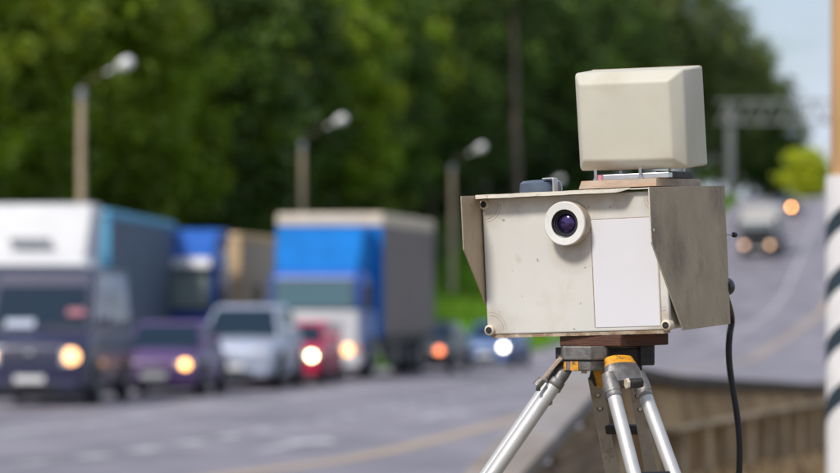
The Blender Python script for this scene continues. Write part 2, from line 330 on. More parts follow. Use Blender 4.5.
# ------------------------------------------------------------------ roadside barrier (right edge, low ramped end towards us)
bar = empty('roadside_barrier', (rail_x(15), 15, zr(15)))
tag(bar, 'weathered roadside barrier with sloping concrete coping and tan ribbed panels behind the tripod', 'barrier')
def rtop(d):                     # top of the coping, world z
    return CAMZ + lerp_tab([(14.2, -1.03), (15.4, -.86), (18.3, -.415), (19.2, -.40), (21, -.50), (32, -.86), (60, -1.3)], d)
def barP(d, lat, z):             # lat: metres towards the field side
    n = Vector((.977, -.215)); return Vector((rail_x(d) + n.x * lat, d + n.y * lat, z)) - bar.location
dd = [14.2, 15.4, 16.4, 17.4, 18.3, 18.8] + frange(19.4, 46, 1.0)
for a, b_ in zip(dd, dd[1:]):
    g = .012
    r = [[barP(q, l, rtop(q) + z) for l, z in ((-.2, 0), (.10, 0), (.10, -.085), (-.2, -.11))] for q in (a + g, b_ - g)]
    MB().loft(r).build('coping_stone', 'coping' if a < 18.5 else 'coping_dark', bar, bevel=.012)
def ribbed(d0, d1, zt, zb, lat, amp, nr, wavy=0, th=.012, fl=.03):
    b = MB(); N = nr * 8; vs = []; 
    for i in range(N + 1):
        q = d0 + (d1 - d0) * i / N; c = math.cos(2 * PI * nr * i / N)
        for l, z in ((lat + amp * c, zt(q)), (lat + amp * c + fl, zb(q) + wavy * c), (lat + amp * c + fl - th, zb(q) + wavy * c), (lat + amp * c - th, zt(q))): vs.append(barP(q, l, z))
    fs = [(i * 4 + k, i * 4 + (k + 1) % 4, (i + 1) * 4 + (k + 1) % 4, (i + 1) * 4 + k) for i in range(N) for k in range(4)] + [(0, 1, 2, 3), (N * 4 + 3, N * 4 + 2, N * 4 + 1, N * 4)]
    return b.add(vs, fs)
def ub(q): return rtop(q) - lerp_tab([(21, .37), (27, .26), (32, .19), (45, .15)], q)      # lower edge of the upper panels
for a, b_ in zip(dd[5:], dd[6:]):
    ribbed(a, b_ - .02, lambda q: rtop(q) - .05, lambda q: ub(q) + .035, .0, .04, 4, .0, fl=.06).build('upper_panel', 'corrugated', bar, smooth=True, ang=50)
    ribbed(a, b_ - .02, lambda q: ub(q) + .03, lambda q: ub(q), .066, .04, 4, .02, fl=.05).build('lit_edge', 'corrugated_light', bar, smooth=True, ang=50)  # added lighter lip: light on the lower edge put into its colour
    ribbed(a, b_ - .02, lambda q: ub(q) + .05, lambda q: zr(q) - .3, -.09, .045, 5, fl=.0).build('lower_panel', 'corrugated', bar, smooth=True, ang=50)
for q in frange(19.4, 45, 2.0):
    MB().loft([[barP(q + s, l, z) for l, z in ((-.17, rtop(q) - .09), (-.10, rtop(q) - .09), (-.10, zr(q) - .3), (-.17, zr(q) - .3))] for s in (-.06, .06)]).build('post', 'timber', bar)
for q in frange(19.0, 44, 1.35):
    MB().loft([[barP(q + s, l, z) for l, z in ((.0, ub(q) + .02), (.05, ub(q) + .02), (.07, zr(q) - .3), (.0, zr(q) - .3))] for s in (-.055, .055)]).build('batten', 'corrugated_light', bar, bevel=.006)
# boards of the ramped end
for k in range(5):
    zb0 = zr(17) - .05 + k * .15
    d_on = next((q for q in frange(14.3, 19, .05) if rtop(q) - .12 > zb0 + .14), 19)
    if d_on < 18.7:
        MB().loft([[barP(q, l, zb0 + z) for l, z in ((-.04, 0), (-.01 + .02 * (k % 2), 0), (-.01 + .02 * (k % 2), .1485), (-.04, .1485))] for q in (d_on, 18.95)]).build('board', 'timber', bar, bevel=.006)

# ------------------------------------------------------------------ striped pole by the road
pole = empty('striped_pole', (0, 0, 0))
PD = 15.0; PX = (866 - 420) * PD / F; pz = T(PX, PD) - .05
pole.location = (PX, PD, pz)
tag(pole, 'tall tan roadside pole with black and white slanted bands painted on its lower part', 'pole')
zsplit = CAMZ + (HOR - 178) * PD / F - pz
MB().tube([(0, 0, zsplit), (0, 0, 9)], [.168, .13], 32).build('shaft', 'post_tan', pole, smooth=True)
MB().tube([(0, 0, 0), (0, 0, zsplit + .01)], [.19, .19], 40).build('painted_sleeve', 'post_white', pole, smooth=True)
def band(zc, h, rise):
    b = MB(); N = 48; vs = []
    for i in range(N + 1):
        a = 2 * PI * i / N; zz = zc + rise * math.cos(a + PI * .45)
        for r, z in ((.1915, zz - h / 2), (.1915, zz + h / 2)): vs.append((math.cos(a) * r, math.sin(a) * r, z))
    b.add(vs, [(2 * i, 2 * i + 2, 2 * i + 3, 2 * i + 1) for i in range(N)]); return b
for yc in (234, 292, 350, 408):
    zc = CAMZ + (HOR - yc) * PD / F - pz
    band(zc, .10, .13).build('dark_band', 'post_dark', pole, smooth=True)

# ------------------------------------------------------------------ street lamps
def street_lamp(px, ty, hx, hy, d, label):
    X = (px - 420) * d / F; zt = CAMZ + (HOR - ty) * d / F; z0 = T(X, d) - .1
    hxw = (hx - 420) * d / F - X; hz = (ty - hy) * d / F
    r = empty('street_lamp', (X, d, z0)); tag(r, label, 'street lamp', 'street lamps on the far verge'); h = zt - z0
    MB().tube([(0, 0, 0), (0, 0, h * .5), (0, 0, h)], [.15, .125, .10], 20).build('pole', 'concrete_pole', r, smooth=True)
    MB().lathe([(.125, 0), (.125, .3), (.07, .36)], (0, 0, h - .3), (0, 0, 1), 16).build('collar', 'lamp_metal', r, smooth=True)
    n = [(0, 0, h), (hxw * .12, 0, h + hz * .28), (hxw * .45, 0, h + hz * .6), (hxw * .8, 0, h + hz * .9)]
    MB().tube(n, [.05, .042, .036, .034], 10).build('arm', 'bark', r, smooth=True)
    hd = MB(); e = Vector((hxw, 0, h + hz)); dr = Vector((hxw, 0, hz * .8)).normalized()
    hd.lathe([(.02, -.28), (.1, -.24), (.17, -.1), (.2, .08), (.17, .22), (.08, .28), (.01, .3)], e, dr, 16); hh = hd.build('lamp_head', 'lamp_glass', r, smooth=True, ang=80)
    MB().lathe([(.06, -.62), (.075, -.4), (.03, -.36)], e, dr, 12).build('socket', 'lamp_metal', hh, smooth=True)
street_lamp(81, 90, 124, 64, 96, 'tan concrete street lamp behind the white lorry with blue trailer')
street_lamp(302, 143, 340, 120, 128, 'tan concrete street lamp rising behind the blue-fronted lorry')
street_lamp(452, 166, 480, 148, 152, 'tan concrete street lamp standing on the bright green grass verge')
street_lamp(534, 192, 559, 180, 186, 'short distant street lamp just behind the round roof antenna')

# ------------------------------------------------------------------ sign gantry far up the road
gd = 285.0; gx0 = (730 - 420) * gd / F; gz0 = T(gx0, gd); gt = CAMZ + (HOR - 101) * gd / F; gb0 = CAMZ + (HOR - 122) * gd / F
g = empty('road_gantry', (gx0, gd, gz0)); tag(g, 'grey steel lattice gantry spanning the road at the hill crest', 'gantry')
gx1 = 21.0; H1 = gt - gz0; H0 = gb0 - gz0
for x in (0, gx1): MB().box(x - .35, x + .35, -.3, .3, -.6, H1 - .02).build('post', 'gantry_grey', g, bevel=.03)
for z in (H0, H1):
    for y in (-.45, .45): MB().box(-1.2, gx1 + 1, y - .09, y + .09, z - .09, z + .09).build('chord', 'gantry_grey', g)
for i in range(12):
    x = -1.0 + i * 1.9; b = MB()
    for y in (-.45, .45): b.tube([(x, y, H0), (x + .95, y, H1)], .07, 6).tube([(x + .95, y, H1), (x + 1.9, y, H0)], .07, 6)
    b.build('brace', 'gantry_grey', g)

# ------------------------------------------------------------------ delineator posts on the far verge
for i, d in enumerate((108, 116, 124, 133, 143, 154)):
    x = Cx(d) + uL(d) - .8; r = empty('delineator_post', (x, d, T(x, d) - .1)); tag(r, 'short white delineator post with black band along the far verge', 'road post', 'delineator posts on the far verge')
    MB().hexa([(-.09, -.06, 0), (.09, -.06, 0), (.09, .06, 0), (-.09, .06, 0), (-.07, -.05, 1.1), (.07, -.05, 1.1), (.07, .05, 1.2), (-.07, .05, 1.2)]).build('stem', 'post_white', r, bevel=.015)
    MB().box(-.082, .082, -.062, .062, .78, .95).build('black_band', 'post_dark', r)

# ------------------------------------------------------------------ trees
def crown_mesh(name, m, H, cr, cz0, nclump, nleaf, leaf, seed, shape='broad', clump=1.1):
    rnd = random.Random(seed); vs = []; fs = []
    for c in range(nclump):
        while True:
            x, y, z = rnd.uniform(-1, 1), rnd.uniform(-1, 1), rnd.uniform(0, 1)
            if shape == 'broad': lim = math.sin(PI * min(1, .12 + .86 * z)) ** .55
            elif shape == 'cone': lim = (1 - z) ** .75 * .95 + .08
            else: lim = math.sin(PI * (.1 + .8 * z)) ** .5
            rr = math.hypot(x, y)
            if rr < lim and rr > lim * rnd.uniform(.1, .85): break
        k = .75 + .35 * math.sin(3 * math.atan2(y, x) + seed) * .6
        cx, cy, czz = x * cr * k, y * cr * k, cz0 + z * (H - cz0); cs = clump * rnd.uniform(.6, 1.3)
        for l in range(nleaf):
            a, b_, r_ = rnd.uniform(0, 2 * PI), math.acos(rnd.uniform(-1, 1)), cs * rnd.random() ** .45
            px, py, pz_ = cx + r_ * math.sin(b_) * math.cos(a), cy + r_ * math.sin(b_) * math.sin(a), czz + r_ * math.cos(b_) * .7
            s = leaf * rnd.uniform(.6, 1.3); n = Vector((rnd.gauss(0, 1), rnd.gauss(0, 1), rnd.gauss(.5, 1))).normalized(); t = n.orthogonal().normalized(); q = n.cross(t)
            an = rnd.uniform(0, PI); t, q = t * math.cos(an) + q * math.sin(an), q * math.cos(an) - t * math.sin(an)
            o = len(vs); p = Vector((px, py, pz_))
            vs += [p - t * s * .5, p + q * s * .32, p + t * s * .55, p - q * s * .32]; fs.append((o, o + 1, o + 2, o + 3))
    me = bpy.data.meshes.new(name); me.from_pydata([tuple(v) for v in vs], [], fs); me.materials.append(M[m]); return me
def trunk_mesh(name, m, H, r, cz0, cr, seed, limbs=7):
    rnd = random.Random(seed); b = MB(); bend = [rnd.uniform(-.25, .25) for _ in range(8)]
    pts = [(bend[i] * i / 6, bend[7 - i] * i / 6, -.5 + (H * .92 + .5) * i / 6) for i in range(7)]
    b.tube(pts, [r * 1.25] + [r * (1 - .85 * i / 6) for i in range(1, 7)], 10)
    for i in range(limbs):
        z = cz0 + (H * .8 - cz0) * (i + .3) / limbs; a = rnd.uniform(0, 2 * PI); l = cr * rnd.uniform(.55, .9) * (1 - .5 * i / limbs); k = min(6, max(0, z / H * 6))
        x0, y0 = pts[int(k)][0], pts[int(k)][1]
        b.tube([(x0, y0, z), (x0 + math.cos(a) * l * .5, y0 + math.sin(a) * l * .5, z + l * .3), (x0 + math.cos(a) * l, y0 + math.sin(a) * l, z + l * .45)], [r * .38, r * .25, r * .06], 6)
    return b.mesh(name, m, True)
KINDS = []
def kind(H, cr, cz0, lm, bmn, shape, seed, label, group, nc=150, nl=46, leaf=.42, tr=.26, clump=1.15):
    KINDS.append(dict(H=H, crown=crown_mesh('crown', lm, H, cr, cz0, nc, nl, leaf, seed, shape, clump), trunk=trunk_mesh('trunk', bmn, H, tr, cz0, cr, seed), label=label, group=group, n=0, cr=cr))
kind(17, 4.6, 1.5, 'leaf_bright', 'bark', 'broad', 1, 'bright green broadleaf tree', 'bright broadleaf trees of the forest', nc=190)
kind(20, 4.8, 3, 'leaf_deep', 'bark', 'broad', 2, 'tall deep green tree', 'deep green broadleaf trees of the forest', nc=190)
kind(15, 4.4, 1.0, 'leaf_deep', 'bark', 'broad', 3, 'low dark green tree', 'low dark trees of the forest', nc=180)
kind(19, 4.4, 4, 'leaf_olive', 'bark', 'oval', 4, 'olive green oval tree', 'olive trees on the hill', nc=180)
kind(22, 3.6, 12, 'needle', 'bark_pine', 'broad', 5, 'bare-trunked tall pine', 'tall pines of the forest', nc=110, tr=.30, leaf=.34)
kind(20, 3.0, 1.5, 'needle', 'bark', 'cone', 6, 'dark conical spruce', 'spruces of the forest', nc=170, leaf=.34)
MARKS = ((35, 'navy minibus'), (95, 'white-cabbed lorry'), (160, 'purple saloon'), (195, 'deep blue lorry'), (240, 'silver-blue SUV'), (285, 'red hatchback'), (330, 'blue-fronted lorry'), (410, 'grey-sided lorry'),
         (455, 'green verge lamp'), (500, 'blue hatchback'), (540, 'round roof antenna'), (600, 'radar head'), (670, 'wooden mounting board'), (735, 'gantry post'), (785, 'crest of the road'))
def where(x, d, row):
    sx = 420 + F * x / d; m = min(MARKS, key=lambda q: abs(q[0] - sx))[1]
    return ('in the forest front row beyond the ', 'in the forest second row beyond the ', 'deep in the forest beyond the ', 'on the hill beyond the ')[row] + m
def tree(k, x, d, h=None, row_=0,rz=None, name=None, wide=1.0, zoff=-.1):
    K = KINDS[k]; s = (h / K['H']) if h else 1
    r = empty(name or ('pine_tree' if k == 4 else 'spruce_tree' if k == 5 else 'broadleaf_tree'), (x, d, T(x, d) + zoff)); tag(r, K['label'] + ' ' + where(x, d, row_), 'tree', K['group'])
    r.rotation_euler = (0, 0, random.uniform(0, 2 * PI) if rz is None else rz); r.scale = (s * wide, s * wide, s)
    for nm in ('trunk', 'crown'):
        o = bpy.data.objects.new(nm, K[nm]); COL.objects.link(o); o.parent = r
    K['n'] += 1; return r
rnd = random.Random(21)
def screen_x(x, d): return 420 + F * x / d
for row, (uo, step) in enumerate(((-33, 4.2), (-38.5, 4.8), (-46, 6.5))):
    d = 74 + row * 3
    while d < 264:
        x = Cx(d) + uo + max(0, d - 180) * .07 + rnd.uniform(-1.3, 1.3); sx = screen_x(x, d)
        if -330 < sx < 705:
            if row == 0:
                if sx < 60: k = rnd.choice((1, 2, 0))
                elif sx < 420: k = rnd.choice((0, 0, 1, 0, 2))
                elif sx < 690: k = rnd.choice((4, 1, 2, 1, 5))
                else: k = 3
            elif row == 1: k = rnd.choice((1, 2, 1, 5, 4)) if sx > 380 else rnd.choice((0, 1, 1, 5))
            else: k = rnd.choice((1, 1, 5))
            zt = None
            h = KINDS[k]['H'] * rnd.uniform(.86, 1.12)
            if k == 1 and row == 0: h *= .95
            tree(k, x, d, h, row, rnd.uniform(0, 2 * PI))
        d += step * rnd.uniform(.75, 1.25) * (1 + d / 500)
for sx, d in ((517, 186),):
    tree(4, (sx - 420) * d / F, d, 23, 0)
# the end of the wood on the hill: crowns stepping down towards the open sky
for sx, ty, d, k, wd in ((612, -85, 276, 1, 1.1), (634, -70, 284, 3, 1.1), (648, -60, 300, 1, 1.2), (655, -60, 292, 3, 1.1), (690, -40, 300, 3, 1.1), (718, -4, 306, 3, 1.05), (735, 22, 312, 3, 1.0), (750, 40, 318, 3, .95), (764, 62, 322, 3, .92), (778, 100, 318, 2, .9), (730, 60, 330, 1, 1.1), (700, 30, 335, 1, 1.1), (765, 120, 316, 2, .8)):
    x = (sx - 420) * d / F; z0 = T(x, d) - .1; h = CAMZ + (HOR - ty) * d / F - z0
    # outlying trees stand on the far shoulder of the hill, so use the height that reaches the crown line
    tree(k, x, d, h, 3, None, wide=wd * KINDS[k]['H'] / h * (.9 if h < 14 else 1.0))
# shrubs
def shrub(x, d, r_, m, seed, label, group=None, squash=.85, nc=36, lf=.26):
    e = empty('shrub', (x, d, T(x, d) - .05)); tag(e, label, 'shrub', group)
    c = crown_mesh('foliage', m, r_ * 2 * squash, r_, .1, nc, 40, lf, seed, 'oval', r_ * .32); o = bpy.data.objects.new('foliage', c); COL.objects.link(o); o.parent = e
    b = MB(); rr = random.Random(seed)
    for i in range(5):
        a = rr.uniform(0, 2 * PI); b.tube([(0, 0, -.05), (math.cos(a) * r_ * .3, math.sin(a) * r_ * .3, r_ * .7), (math.cos(a) * r_ * .55, math.sin(a) * r_ * .55, r_ * 1.2)], [.05, .035, .01], 6)
    b.build('stem', 'bark', e, smooth=True)
shrub((808 - 420) * 275 / F, 275, 2.5, 'leaf_yellow', 31, 'yellow-green leafy shrub at the top of the road beside the striped pole', nc=110, lf=.4)
for i, (sx, d) in enumerate(((590, 205), (640, 225), (700, 250), (722, 262), (420, 160), (380, 150), (330, 140), (240, 126), (20, 108))):
    x = (sx - 420) * d / F
    x = min(x, Cx(d) + uL(d) - 9); shrub(x, d, 1.5 + .4 * (i % 3), 'leaf_deep', 40 + i, 'dark green understorey shrub ' + where(x, d, 0).replace('in the forest front row', 'at the forest foot'), 'understorey shrubs of the forest')

# ------------------------------------------------------------------ grass (nobody could count it)
def grass(name, m, n, region, hh, label, seed):
    rr = random.Random(seed); vs = []; fs = []; c = 0
    while c < n:
        p = region(rr)
        if p is None: continue
        x, d = p; z = T(x, d) - .03; h = hh * rr.uniform(.5, 1.3); a = rr.uniform(0, 2 * PI); wv = .012 * (1 + d / 25); lx, ly = rr.gauss(0, .22) * h, rr.gauss(0, .22) * h
        o = len(vs); dx, dy = math.cos(a) * wv, math.sin(a) * wv
        vs += [(x - dx, d - dy, z), (x + dx, d + dy, z), (x + lx * .5 + dx * .6, d + ly * .5 + dy * .6, z + h * .6), (x + lx * .5 - dx * .6, d + ly * .5 - dy * .6, z + h * .6), (x + lx * 1.3, d + ly * 1.3, z + h)]
        fs += [(o, o + 1, o + 2, o + 3), (o + 3, o + 2, o + 4)]; c += 1
    me = bpy.data.meshes.new(name); me.from_pydata(vs, [], fs); me.materials.append(M[m]); o = bpy.data.objects.new(name, me); COL.objects.link(o); tag(o, label, 'grass', kind='stuff')
def reg_far(rr):
    d = rr.uniform(70, 262); u = uL(d) - .3 - rr.random() ** 1.2 * 12; return (Cx(d) + u, d)
grass('verge_grass', 'grass_green', 50000, reg_far, .42, 'bright green grass covering the far verge below the forest', 3)
def reg_dry(rr):
    d = rr.uniform(8, 40); x = rail_x(d) + .35 + rr.random() ** 1.6 * 5
    return None if (abs(x - .31) < .9 and d < 8) else (x, d)
grass('dry_grass', 'grass_dry', 16000, reg_dry, .22, 'dry tan grass along the field side of the roadside barrier', 4)
def reg_gr(rr):
    d = rr.uniform(10, 26); x = rail_x(d) + 1.2 + rr.random() * 4
    return (x, d) if math.sin(x * 2.1 + d * .7) > .35 else None
grass('field_grass', 'grass_green', 5000, reg_gr, .2, 'tufts of green grass near the foot of the striped pole', 5)

# ------------------------------------------------------------------ vehicles (front at local y = 0, looking towards -y)
def wheel(parent, x, y, r, wd, side, hub=True):
    s = 1 if side > 0 else -1
    t = MB().lathe([(r * .62, 0), (r * .9, 0), (r, wd * .15), (r, wd * .85), (r * .9, wd), (r * .62, wd)], (x, y, r), (-s, 0, 0), 28).build('wheel', 'tyre', parent, smooth=True)
    MB().lathe([(.01, -.012), (r * .18, -.012), (r * .22, .02), (r * .5, .03), (r * .58, -.004), (r * .63, .0), (r * .63, .06), (.01, .06)], (x, y, r), (-s, 0, 0), 28).build('rim', 'rim', t, smooth=True)
def bil(q, u, v):
    a, b, c, d = [Vector(p) for p in q]; return (a * (1 - u) + b * u) * (1 - v) + (d * (1 - u) + c * u) * v
def pane(parent, name, q, u0, u1, v0, v1, m, off=.012, th=.03, bevel=.02):
    return MB().prism([bil(q, u0, v0), bil(q, u1, v0), bil(q, u1, v1), bil(q, u0, v1)], off, th).build(name, m, parent, bevel=bevel)
def head_lamp(parent, x, y, z, wx, hz, lamp, s, sweep=.1, br=None):
    """lens housing with a lit bulb in it"""
    h = MB().hexa([(x - wx / 2, y + (sweep if s < 0 else 0), z - hz / 2), (x + wx / 2, y + (sweep if s > 0 else 0), z - hz / 2), (x + wx / 2, y + .25, z - hz / 2), (x - wx / 2, y + .25, z - hz / 2),
                   (x - wx / 2, y + (sweep if s < 0 else 0) + .03, z + hz / 2), (x + wx / 2, y + (sweep if s > 0 else 0) + .03, z + hz / 2), (x + wx / 2, y + .28, z + hz / 2), (x - wx / 2, y + .28, z + hz / 2)]).build('headlight', 'lamp_clear', parent, bevel=.025)
    if lamp:
        br = br or hz * .46
        MB().lathe([(.01, -.03), (br * .7, -.022), (br, .0), (br, .05)], (x, y + sweep * .45, z), (0, 1, 0), 20).build('bulb', lamp, h, smooth=True)
def car(name, X, d, yaw, L, W, H, belt, hood, wb0, wb1, yws, yrf, yrr, yrb, pm, lamp, label, cat, clr=.2, wr=.32, top=.76, side_split=(.5,), glass='glass_dark', lampz=None, lw=.36, lh=.16, cargo=False, plate=True, lampb=None, grille='trim_black', pitch=0., sglass=None, wtop=.95):
    hw = W / 2; r = empty(name, (X, d, zr(d)), (pitch, 0, -math.radians(yaw))); tag(r, label, cat)
    def ring(y, k, zb, zt, cr=.03):
        a = hw * k; zm = zb + (zt - zb) * .55
        half = [(a * .82, zb), (a * .97, zb + .08), (a, zm), (a * .985, zt - .12), (a * .9, zt - .02), (a * .5, zt + cr * .7)]
        return [(x, y, z) for x, z in half] + [(0, y, zt + cr)] + [(-x, y, z) for x, z in half[::-1]]
    hf = hood - .1
    R_ = [ring(0, .80, clr + .12, hf - .16), ring(.06, .9, clr + .03, hf - .06), ring(.25, .965, clr, hood - .04), ring(yws * .6, .99, clr, hood), ring(yws, 1, clr, (hood + belt) / 2 + .01), ring(yws + .35, 1, clr, belt), ring(yrb - .3, 1, clr, belt), ring(L - .12, .96, clr + .02, belt - (.02 if cargo else .06)), ring(L, .88, clr + .12, belt - (.06 if cargo else .16))]
    body = MB().loft(R_).build('body', pm, r, smooth=True, ang=38, bevel=0)
    # cabin
    tw = hw * top; bw = hw * .93; zb = belt - .05; zmid = H - .05
    base = [(-bw, yws + .1, zb), (bw, yws + .1, zb), (bw, yrb, zb), (-bw, yrb, zb)]
    shoulder = [(-tw, yrf, zmid), (tw, yrf, zmid), (tw, yrr, zmid), (-tw, yrr, zmid)]
    rf = [(-tw * .86, yrf + .18, H), (tw * .86, yrf + .18, H), (tw * .86, yrr - .12, H), (-tw * .86, yrr - .12, H)]
    cab = MB().loft([base, shoulder, rf]).build('cabin', pm, r, bevel=.05, seg=3, smooth=True)
    q = [base[0], base[1], shoulder[1], shoulder[0]]; pane(r, 'windscreen', q, .05, .95, .07, wtop, glass)
    for wx in (.18, .55): pane(r, 'wiper', q, wx, wx + .3, .075, .10, 'trim_black', .026, .012, 0)
    pane(r, 'rear_window', [base[2], base[3], shoulder[3], shoulder[2]], .1, .9, .2, .9, glass)
    for s in (1, -1):
        qs = [base[1], base[2], shoulder[2], shoulder[1]] if s > 0 else [base[3], base[0], shoulder[0], shoulder[3]]
        cuts = [.06] + list(side_split) + [.95]
        for a, b in zip(cuts, cuts[1:]):
            if cargo and a > .3: break
            if s > 0: pane(r, 'side_window', qs, a + .01, b - .01, .16, .92, sglass or glass)
            else: pane(r, 'side_window', qs, 1 - b + .01, 1 - a - .01, .16, .92, sglass or glass)
        head_lamp(r, s * hw * .70, -.035, lampz or hf - .15, lw, lh, lamp, s, br=lampb)
        mz = belt + .08; m_ = MB().hexa([(s * (hw - .02), yws + .32, mz), (s * (hw + .2), yws + .34, mz + .01), (s * (hw + .2), yws + .46, mz + .02), (s * (hw - .02), yws + .44, mz), (s * (hw - .02), yws + .32, mz + .13), (s * (hw + .2), yws + .34, mz + .17), (s * (hw + .2), yws + .46, mz + .16), (s * (hw - .02), yws + .44, mz + .13)]).build('mirror', pm, r, bevel=.03)
        for wy in (wb0, wb1):
            MB().lathe([(.01, 0), (wr * 1.16, 0), (wr * 1.16, .05), (.01, .05)], (s * (hw - .03), wy, wr + .02), (s, 0, 0), 28).build('wheel_arch', 'trim_black', r)
            wheel(r, s * (hw + .035), wy, wr, .2, s)
        MB().box(*sorted((s * hw * .99, s * (hw + .02))), yws + 1.35, yws + 1.52, belt - .2, belt - .165).build('door_handle', 'trim_black', r, bevel=.008)
        MB().box(*sorted((s * hw * .62, s * hw * .86)), L - .1, L - .02, belt - .42, belt - .2).build('tail_light', 'tail_red', r, bevel=.02)
    MB().box(-hw * .86, hw * .86, .12, L - .1, .15, clr + .1).build('underbody', 'trim_black', r)  # underbody added to stop light passing beneath and deepen the shade
    g0 = hf - .24
    MB().hexa([(-hw * .42, -.012, g0 - .06), (hw * .42, -.012, g0 - .06), (hw * .42, .12, g0 - .06), (-hw * .42, .12, g0 - .06), (-hw * .46, .02, g0 + .1), (hw * .46, .02, g0 + .1), (hw * .46, .14, g0 + .1), (-hw * .46, .14, g0 + .1)]).build('grille', grille, r, bevel=.012)
    MB().box(-hw * .82, hw * .82, -.05, .16, clr + .02, clr + .2).build('bumper', pm if not cargo else 'trim_black', r, bevel=.045, seg=3)
    MB().box(-hw * .5, hw * .5, -.058, .1, clr + .05, clr + .13).build('air_intake', 'trim_black', r, bevel=.01)
    if plate: MB().box(-.26, .26, -.075, -.052, clr + .16, clr + .28).build('number_plate', 'plate_white', r, bevel=.004)
    MB().tube([(-.06, -.02, g0 + .05), (.06, -.02, g0 + .05)], .03, 10).build('badge', 'chrome', r)
    return r
def px(x, d): return (x - 420) * d / F
# navy van
van = car('minibus', px(30, 54), 54, 3.5, 5.4, 2.02, 2.42, 1.32, 1.22, .95, 4.2, .72, 1.55, 5.33, 5.38, 'paint_navy', 'glow_warm', 'dark navy minibus with pale reflection-painted side windows at the head of the traffic queue', 'van', clr=.26, wr=.36, top=.84, side_split=(.2, .45, .7), sglass='glass_painted_sky', wtop=.74, lampz=.86, lw=.34, lh=.30, lampb=.15)
qv = [(-.94, .8, 1.32), (.94, .8, 1.32), (.85, 1.5, 2.37), (-.85, 1.5, 2.37)]
pane(van, 'windscreen_reflection', qv, .18, .46,   .03, .16, 'reflection_pale', .022, .012, 0); pane(van, 'windscreen_notice', qv, .76, .93, .22, .34, 'paper_pink', .022, .012, 0)  # pale grey-blue pane is a reflection painted onto the windscreen
car('saloon_car', px(154, 60.8), 60.8, 5, 4.2, 1.72, 1.46, .93, .88, .8, 3.35, 1.05, 1.75, 3.0, 3.75, 'paint_purple', 'glow_orange', 'dark purple saloon car with orange-lit headlights following the navy minibus', 'car', lampb=.10)
car('suv_car', px(231, 66), 66, 6, 4.6, 1.92, 1.80, 1.12, 1.06, .85, 3.6, 1.15, 1.95, 3.95, 4.45, 'paint_silver', None, 'pale silver-blue SUV between the purple saloon and the red car', 'car', clr=.28, wr=.38, top=.70, glass='glass_dark', grille='chrome')
car('hatchback_car', px(286, 71.2), 71.2, 6, 3.8, 1.66, 1.42, .93, .9, .72, 3.05, 1.0, 1.6, 3.2, 3.7, 'paint_red', 'glow_white', 'small bright red hatchback just in front of the blue-fronted lorry', 'car', lampb=.10)
car('saloon_car', px(418, 90), 90, 11, 4.3, 1.75, 1.45, .93, .88, .8, 3.4, 1.05, 1.75, 3.0, 3.75, 'paint_black', 'glow_red', 'black saloon car tucked behind the grey-sided lorry', 'car', lampb=.11)
car('hatchback_car', px(485, 104), 104, 12, 4.0, 1.74, 1.48, .95, .92, .74, 3.2, 1.0, 1.6, 3.3, 3.9, 'paint_blue', 'glow_cool', 'blue hatchback with bright headlights in front of the grass verge', 'car', lampb=.11)
car('saloon_car', px(783, 229), 229, 13, 4.2, 1.72, 1.46, .93, .88, .8, 3.35, 1.05, 1.75, 3.0, 3.75, 'paint_black', 'glow_far', 'dark distant car with a glowing orange headlight near the hill crest', 'car', lampb=.12, pitch=.08)

